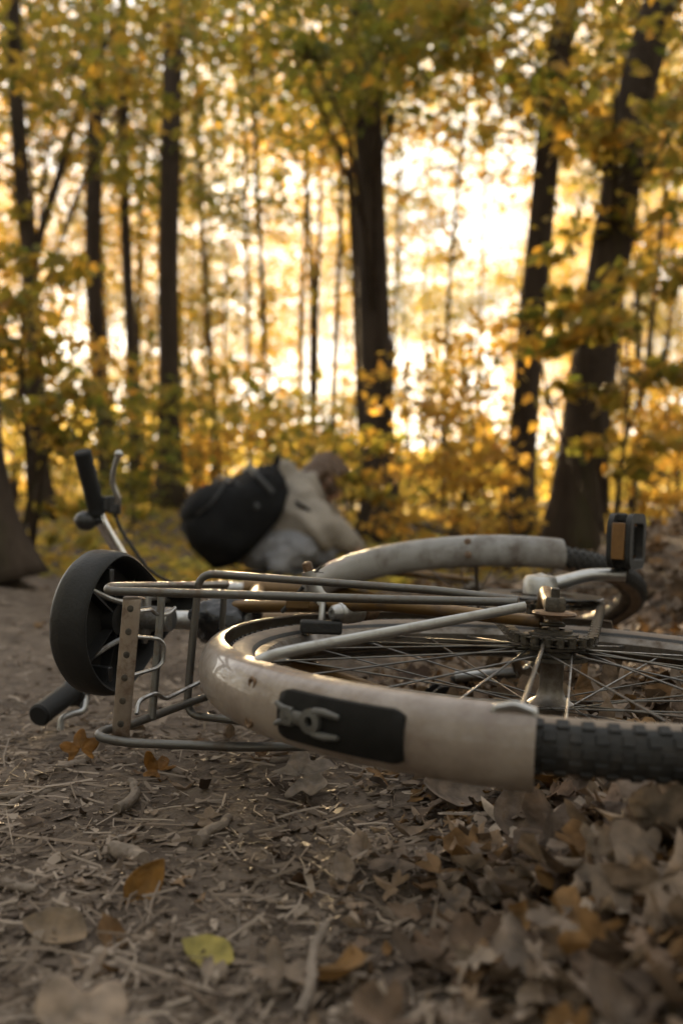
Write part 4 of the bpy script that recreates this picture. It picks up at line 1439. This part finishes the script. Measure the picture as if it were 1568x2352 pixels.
def tree(name, label, pts, rad, clumps, mat, leaf=.085, group=None, limbs=True, cat='tree', flare=1.7):
    """pts: trunk from the ground up (world). clumps: (centre, radii, leaves)"""
    TREE_SEED[0] += 1
    rs = np.random.default_rng(TREE_SEED[0])
    pts = [A(p) for p in pts]
    base = pts[0].copy()
    base[2] = float(ground_base(base[0], base[1])) - .03
    pts[0] = base
    t = empty(name, base, label, cat, group)
    lp = [p - base for p in pts]
    trunk_mb(lp, rad, 16 if rad[0] > .08 else 9, TREE_SEED[0], flare).build('trunk', M['bark'], t, sharp=180)
    cs, ss = [], []
    for c, r, n in clumps:
        cs.append(clump(A(c) - base, r, n, rs)); ss.append(rs.uniform(.7, 1.25, n) * leaf)
    if cs:
        V, F = leaf_arrays(np.concatenate(cs), np.concatenate(ss), rs)
        mesh_np('crown', V, F, M[mat], t)
    if False:
        for k in range(3):
            a_ = R(-75 + 55 * k) + rs.normal() * .1
            d_ = A([math.cos(a_), math.sin(a_), 0])
            q = [d_ * rad[0] * .5 + A([0, 0, .30]), d_ * rad[0] * 1.15 + A([0, 0, .12]), d_ * rad[0] * 1.5 + A([0, 0, .03]), d_ * rad[0] * 2.0 + A([0, 0, -.05])]
            trunk_mb(q, [.075, .06, .045, .03], 12, k, 1.0).build('root', M['bark'], t, sharp=180)
    if limbs:
        zs = A([p[2] for p in lp])
        for c, r, n in clumps:
            c = A(c) - base
            L_ = np.linalg.norm(c[:2] - lp[0][:2])
            zt = np.clip(c[2] - .35 * L_ - .1, zs[0] + .3, zs[-1])
            s = A([np.interp(zt, zs, [p[k] for p in lp]) for k in range(3)])
            e = c + rs.normal(size=3) * .05
            m = (s + e) / 2 + A([0, 0, .12 * np.linalg.norm(e - s)]) + rs.normal(size=3) * .04
            r0 = np.interp(zt, zs, np.interp(np.linspace(0, 1, len(lp)), np.linspace(0, 1, len(rad)), rad)) * .17
            br = MB().tube(catmull([s, m, e], 6), np.linspace(max(r0, .008), .004, 13), 7)
            for q in range(4):
                a_ = s + (e - s) * rs.uniform(.45, .95) + A([0, 0, .06])
                br.tube([a_, a_ + rs.normal(size=3) * A(r) * .5, a_ + rs.normal(size=3) * A(r) * .8], [.005, .003, .0015], 5)
            br.build('branch', M['bark'], t)
    return t


def T(px, py, d):
    return P(px, py, d)


def col(pairs, d, lean=0.0):
    """trunk points from photograph spots listed top to bottom"""
    pts = [T(x, y, d + lean * i) for i, (x, y) in enumerate(pairs)]
    return pts[::-1]


def lift(p, dz, dx=0, dy=0):
    return p + A([dx, dy, dz])


def main_trees():
    # (label, spots top->bottom, depth, radii bottom->top, clumps by spot: px, py, depth, radius, leaves, material)
    c = lambda px, py, d, r, n: (P(px, py, d), (r * 1.45, r * 1.5, r * .8), int(n * .8))
    tree('forest_tree', 'thick dark straight trunk in the middle of the wood, right of the person', col([(826, -700), (838, 0), (852, 500), (866, 900), (880, 1210)], 7.0), [.120, .110, .102, .095, .08],
         [c(850, 70, 7.9, .45, 200), c(700, 60, 6.6, .7, 600), c(960, 70, 6.2, .6, 520), c(790, 215, 7.7, .45, 280), c(905, 160, 6.0, .42, 300), c(740, 150, 4.9, .2, 80), c(900, 60, 4.8, .28, 130), c(640, 20, 5.2, .35, 170), c(560, -60, 7.5, .9, 800), c(1060, -120, 7, 1.0, 900)], 'olive', .105)
    tree('forest_tree', 'dark trunk leaning right with bright sky on both sides, right of centre', col([(1385, -500), (1302, 0), (1268, 250), (1236, 560), (1214, 800), (1186, 1195)], 7.4), [.105, .098, .096, .092, .088, .07],
         [c(1240, 60, 8.2, .6, 480), c(1330, 190, 8.3, .5, 300), c(1130, 130, 7.0, .6, 480), c(1180, 270, 7.4, .4, 260), c(1400, -60, 7.2, .9, 700)], 'mixed', .10)
    tree('forest_tree', 'broad dark trunk leaning right behind the front wheel, nearest on the right', col([(1660, -560), (1500, 60), (1450, 260), (1404, 560), (1360, 850), (1300, 1230)], 5.6), [.14, .122, .108, .100, .094, .078],
         [c(1490, 90, 6.6, .5, 420), c(1560, 260, 5.2, .45, 340), c(1420, 10, 6.6, .45, 340), c(1600, -60, 5.4, .8, 700), c(1250, 110, 4.8, .3, 150), c(1100, 40, 4.7, .32, 160), c(1370, 220, 4.6, .2, 70), c(1000, 140, 5.0, .25, 110), c(1440, 330, 4.9, .2, 70), c(1545, 480, 5.6, .35, 220), c(1555, 380, 6.2, .4, 260)], 'mixed', .10)
    tree('forest_tree', 'dark trunk with the low sun at its right edge, left of the person', col([(408, -600), (402, 0), (386, 550), (390, 850), (394, 1190)], 9.0), [.115, .095, .092, .088, .075],
         [c(330, 60, 10.2, .7, 560), c(470, 10, 10, .8, 650), c(300, 330, 9.2, .45, 260), c(440, 420, 9.6, .5, 300), c(490, 230, 9.4, .45, 220)], 'olive', .11)
    tree('forest_tree', 'tall dark trunk second from the left, darker leaves at its top', col([(232, -600), (226, 0), (214, 500), (226, 800), (244, 1010), (252, 1120)], 10.0), [.105, .092, .085, .082, .080, .065],
         [c(180, 90, 11.2, .8, 600), c(80, 40, 9.4, .7, 520), c(250, 250, 11.2, .5, 260), c(150, 300, 10.4, .5, 280)], 'olive', .11)
    tree('forest_tree', 'slim straight trunk between two thicker trunks on the left', col([(282, -600), (284, 0), (288, 500), (302, 800), (312, 1080)], 10.6), [.066, .060, .056, .052, .045],
         [c(300, 140, 10.4, .7, 460), c(250, 420, 10.8, .5, 260), c(340, 480, 11, .5, 260)], 'mixed', .11)
    tree('forest_tree', 'forked leaning trunk near the left edge', col([(20, -500), (34, 100), (48, 380), (66, 560), (82, 800), (96, 1150)], 7.6), [.075, .066, .062, .060, .055, .045],
         [c(40, 150, 8.6, .5, 340), c(-60, 60, 7.2, .8, 600), c(120, 20, 7.4, .6, 420), c(20, 430, 7.6, .35, 180), c(200, 60, 5.2, .4, 170), c(380, 110, 5.4, .35, 150), c(60, 200, 5.0, .3, 120), c(40, 640, 5.2, .28, 90), c(330, 250, 5.6, .25, 90)], 'mixed', .10)
    tree('forest_tree', 'thin tree leaning right out of the fork near the left edge', col([(290, 0), (200, 200), (130, 420), (84, 590), (88, 800), (98, 1160)], 7.8), [.036, .034, .032, .030, .026, .02],
         [c(230, 180, 7.8, .4, 200), c(160, 360, 7.9, .35, 160)], 'mixed', .095)
    tree('forest_tree', 'massive root flare of a trunk cut off by the left edge', [T(-40, 1320, 3.6), T(-75, 1180, 3.6), T(-95, 900, 3.6), T(-100, 200, 3.6), T(-100, -900, 3.6)], [.17, .15, .14, .13, .11],
         [], 'mixed', .09, flare=1.25)
    # thin saplings between
    sap = [('thin dark sapling crossing the brightest sky on the right', [(1075, 200), (1052, 420), (1036, 600), (1028, 740), (1015, 1150)], 9.5, .022),
           ('pole thin trunk just right of the sun', [(575, 100), (590, 420), (602, 640), (608, 860), (612, 1090)], 11, .030),
           ('thin trunk left of the pole right of the sun', [(560, 240), (566, 520), (570, 800), (576, 1080)], 12, .026),
           ('pale thin trunk directly above the backpack', [(706, 300), (698, 600), (692, 850), (688, 1080)], 13, .026),
           ('straight thin trunk above the head of the person', [(742, 150), (734, 500), (726, 760), (720, 1080)], 13, .036),
           ('thin trunk hugging the thick middle trunk on its left', [(790, 200), (780, 560), (770, 820), (758, 1080)], 12, .038),
           ('slim trunk just left of the thick middle trunk, half hidden by it', [(800, 0), (806, 400), (820, 750), (836, 1150)], 9, .040),
           ('dark thin trunk above the broad leaning one near the right top', [(1420, -300), (1416, 0), (1408, 240), (1398, 500), (1390, 1150)], 9.5, .030),
           ('thin trunk low on the left of the sun', [(520, 600), (514, 800), (520, 950), (526, 1080)], 14, .026),
           ('slender trunk at the far right edge', [(1540, 300), (1500, 700), (1470, 950), (1450, 1180)], 8.5, .028)]
    for i, (lab, sp, d, r) in enumerate(sap):
        px, py = sp[0]
        cl = []
        for k in range(5):
            cl.append(c(px + rng.normal() * 60, py + rng.uniform(-120, 260), d + rng.normal() * .5, .5, 170))
        if i == 0: cl = [c(1070, 180, d, .4, 150), c(1000, 260, d, .4, 150), c(1010, 400, d, .6, 120), c(1120, 340, d + 1, .6, 150), c(1150, 460, d, .4, 60), c(970, 520, d, .4, 60), c(1090, 560, d, .4, 40)]
        tree('sapling', lab, col(sp, d), [r, r * .9, r * .8, r * .7], cl, ('gold', 'mixed', 'olive')[i % 3], .11, limbs=(i < 2), flare=1.2)


main_trees()


def copy_tree(o, loc, rz, sc, parent=None):
    c = o.copy(); C.objects.link(c)
    if parent is None:
        c.location = loc; c.rotation_euler = (.05 * math.sin(rz * 3), .05 * math.cos(rz * 5), rz); c.scale = (sc, sc, sc)
    else:
        c.parent = parent
    for ch in [x for x in bpy.data.objects if x.parent == o]:
        copy_tree(ch, loc, rz, sc, c)
    return c


def far_trees():
    """slender trees further back: a few kinds, copied"""
    protos = []
    for k in range(5):
        rs = np.random.default_rng(40 + k)
        h = rs.uniform(12, 15)
        cl = []
        for q in range(25):
            z = rs.uniform(2.4, h)
            r = rs.uniform(.8, 1.7)
            a = rs.uniform(0, 6.3); ro = rs.uniform(.2, 1.9) * (1.1 - .5 * z / h)
            cl.append(((60 + math.cos(a) * ro, math.sin(a) * ro - 60, z), (r, r, r * .6), 330))
        protos.append((h, cl, ('gold', 'mixed', 'far', 'mixed', 'olive')[k]))
    lab = 'slender tree far back in the wood behind the path, golden leaves against the sky'
    spots = []
    rs = np.random.default_rng(11)
    for d, n in ((15, 8), (19, 10), (25, 21), (31, 27), (38, 24)):
        for i in range(n):
            px = rs.uniform(-260, 1830) if i % 2 else -260 + 2090 * (i + .5 + rs.uniform(-.4, .4)) / n
            dd = d + rs.uniform(-2, 2.5)
            # the wood is open towards the right, where the sky shows
            if 930 < px < 1210 and d < 22: continue
            # a lane towards the low sun stays open
            if d > 9 and abs((px - 784) / FPX * dd - (.45 - .1317 * (dd - 5))) < .45: continue
            spots.append((px, dd))
    spots += [(985, 27.0), (1100, 24.5), (1160, 34.0), (1035, 39.0), (1210, 29.0)]
    made = {}
    for i, (px, d) in enumerate(spots):
        k = i % 5
        x = (px - 784) / FPX * d
        loc = (x, d, float(ground_base(x, d)) - .05)
        if k not in made:
            h, cl, m = protos[k]
            cl2 = [((c_[0] - 60 + x, c_[1] + 60 + d, c_[2] + loc[2]), r_, n_) for c_, r_, n_ in cl]
            t = tree('slender_tree', lab, [(x, d, loc[2]), (x + rs.normal() * .4, d, loc[2] + h * .3), (x + rs.normal() * .6, d, loc[2] + h * .7), (x, d, loc[2] + h)], [.055, .045, .035, .015], cl2, m, .088, group='slender trees far back', limbs=False)
            made[k] = t
        else:
            copy_tree(made[k], loc, rs.uniform(0, 6.3), rs.uniform(.85, 1.15) * (1.0 if d < 28 else .75))


far_trees()


def shrub(label, base, stems, cl, mat, leaf, group=None):
    TREE_SEED[0] += 1
    rs = np.random.default_rng(TREE_SEED[0])
    base = A(base, dtype=float)
    base[2] = float(ground_base(base[0], base[1])) - .02
    t = empty('shrub', base, label, 'shrub', group)
    cs, ss = [], []
    for k, (c_, r_, n_) in enumerate(cl):
        c_ = A(c_) - base
        cs.append(clump(c_, r_, n_, rs, .3)); ss.append(rs.uniform(.6, 1.3, n_) * leaf)
        if k < stems:
            s = A([rs.normal() * .06, rs.normal() * .06, 0])
            m = c_ * A([.35, .35, .6]) + rs.normal(size=3) * .05
            st = MB().tube(catmull([s, m, c_, c_ + rs.normal(size=3) * A(r_) * .7], 5), np.linspace(.011, .003, 16), 6)
            for q in range(5):
                a_ = s + (c_ - s) * rs.uniform(.5, 1)
                st.tube([a_, a_ + rs.normal(size=3) * A(r_) * .5], [.004, .0015], 5)
            st.build('stem', M['bark'], t)
    V, F = leaf_arrays(np.concatenate(cs), np.concatenate(ss), rs, .4)
    mesh_np('foliage', V, F, M[mat], t)
    return t


def shrubs():
    c = lambda px, py, d, r, n: (P(px, py, d), (r, r, r * .6), n)
    shrub('leafy hazel bush with orange leaves at the left edge behind the handlebar', P(60, 1280, 4.6), 6,
          [c(40, 690, 4.6, .30, 130), c(90, 800, 4.5, .28, 110), c(200, 915, 4.3, .14, 34), c(20, 930, 4.4, .30, 120), c(110, 1040, 4.5, .26, 100), c(20, 790, 4.7, .32, 120), c(160, 1180, 4.6, .22, 80), c(60, 620, 5, .3, 110)], 'mixed', .085)
    shrub('bush with big green and gold leaves in front of the broad leaning trunk', P(1400, 1250, 4.9), 6,
          [c(1340, 760, 4.7, .26, 90), c(1450, 700, 4.8, .30, 110), c(1230, 760, 4.9, .24, 80), c(1500, 830, 4.8, .26, 90), c(1330, 900, 4.9, .22, 70), c(1440, 1050, 4.8, .25, 90), c(1540, 650, 4.6, .3, 100), c(1300, 640, 5.0, .2, 60)], 'mixed', .105)
    shrub('sunlit golden bush between the person and the leaning trunk', P(1060, 1270, 5.6), 7,
          [c(960, 900, 5.6, .36, 110), c(1060, 830, 5.8, .38, 120), c(1010, 1010, 5.4, .36, 110), c(1110, 960, 5.6, .36, 110), c(1070, 1110, 5.4, .34, 130), c(960, 1110, 5.6, .30, 100), c(1150, 1060, 5.5, .32, 90), c(1140, 790, 5.9, .3, 90)], 'gold', .075)
    shrub('low gold bush right behind the front mudguard', P(1180, 1290, 4.4), 4,
          [c(1080, 1200, 4.4, .20, 130), c(1170, 1180, 4.5, .20, 110), c(1010, 1220, 4.5, .18, 110), c(900, 1190, 4.9, .2, 110)], 'gold', .055)
    shrub('leafy branches hanging over the head of the person', P(800, 1290, 5.3), 4,
          [c(820, 1090, 4.6, .10, 24), c(835, 1150, 5.0, .18, 70), c(775, 1020, 5.4, .16, 40), c(850, 1040, 5.2, .2, 70)], 'mixed', .075)
    shrub('yellow green bush at the foot of the trunk beside the sun', P(470, 1230, 9.6), 5,
          [c(470, 1000, 9.6, .6, 260), c(540, 900, 10, .6, 260), c(450, 1100, 9.4, .5, 220), c(560, 1040, 10, .6, 260), c(620, 960, 10.5, .6, 240)], 'gold', .09)
    shrub('dull green bush behind the raised handlebar grip', P(300, 1230, 7.0), 5,
          [c(290, 1110, 7.0, .30, 150), c(330, 1010, 7.4, .34, 150), c(270, 1170, 6.6, .24, 120), c(350, 1120, 7.4, .3, 140)], 'olive', .07)
    shrub('ragged bush on the right edge glowing in the low sun', P(1560, 1260, 6.0), 5,
          [c(1530, 900, 6.2, .36, 190), c(1500, 1000, 6.0, .3, 150), c(1580, 1020, 5.8, .34, 170), c(1500, 1130, 5.6, .3, 150), c(1570, 1190, 5.4, .28, 140)], 'gold', .075)
    # undergrowth further back: a few kinds, copied
    made = []
    rs = np.random.default_rng(21)
    lab = 'low golden bush of the undergrowth far behind the path'
    spots = []
    for d, n in ((8.5, 5), (11, 6), (14, 7), (18, 8), (23, 9)):
        for i in range(n):
            spots.append((-150 + 1870 * (i + .5 + rs.uniform(-.4, .4)) / n, d + rs.uniform(-1, 1.2)))
    for i, (px, d) in enumerate(spots):
        if 560 < px < 860 and d < 9: continue
        if 790 < px < 1080 and d < 16 and rs.random() < .75: continue
        x = (px - 784) / FPX * d
        z = float(ground_base(x, d)) - .02
        if len(made) < 4:
            k = len(made)
            cl = []
            for q in range(9):
                cl.append(((x + rs.normal() * .6, d + rs.normal() * .6, z + rs.uniform(.15, 1.35)), (.6, .6, .35), 62))
            made.append(shrub(lab, (x, d, z), 4, cl, ('gold', 'olive', 'far', 'mixed')[k], .10, 'undergrowth bushes'))
        else:
            copy_tree(made[int(rs.integers(0, 4))], (x, d, z), rs.uniform(0, 6.3), rs.uniform(.75, 1.25))


shrubs()


def far_wood():
    rs = np.random.default_rng(5)
    n = 26000
    d = rs.uniform(52, 85, n)
    x = rs.uniform(-.5, .5, n) * d
    zt = 4.0 + 3.0 * vnoise(x * .12 + 3, d * .05) * 2
    zt = np.where((x / d > .06) & (x / d < .30), zt * .65, zt)
    z = ground_base(x, d) + rs.random(n) ** 1.1 * np.clip(zt, 1.5, 20)
    V, F = leaf_arrays(np.stack([x, d, z], -1), rs.uniform(.3, .6, n), rs, .2, .8)
    o = mesh_np('far_woodland', V, F, M['far'])
    tag(o, kind='stuff')


far_wood()

# a pale fallen log in the low light beyond the bicycle
_a, _b = P(838, 1246, 5.3), P(1010, 1276, 4.9)
for _p in (_a, _b): _p[2] = float(ground_base(_p[0], _p[1])) + .05
_lg = MB().tube(catmull([_a, (_a + _b) / 2 + A([0, .02, .025]), _b], 8), np.linspace(.032, .048, 17), 12)
_lg.tube([(_a + _b) / 2 + A([0, 0, .04]), (_a + _b) / 2 + A([.05, -.02, .16])], [.014, .007], 7)
tag(_lg.build('log', M['stick'], origin=_a), 'pale fallen log on the sunny ground right of the crouching person', 'log')


def wood_behind():
    """the same wood goes on behind and above the camera and shades the path"""
    rs = np.random.default_rng(9)
    n = 16000
    a = rs.uniform(R(15), R(345), n)                                     # open only straight ahead
    r = rs.uniform(4.5, 16, n)
    x, y = np.sin(a) * r, np.cos(a) * r
    z = rs.uniform(.2, 7, n)
    k = (y < 1.5) | (np.abs(x) > .55 * y + 3.0)
    c1 = np.stack([x, y, z], -1)[k]
    m = 250
    c2 = np.stack([rs.uniform(-7, 7, m), rs.uniform(-9, 2.2, m), rs.uniform(5.5, 9, m)], -1)
    cc = np.concatenate([c1, c2])
    V, F = leaf_arrays(cc, rs.uniform(.25, .5, len(cc)), rs, .2, .8)
    o = mesh_np('woodland', V, F, M['olive'])
    tag(o, kind='stuff')


wood_behind()
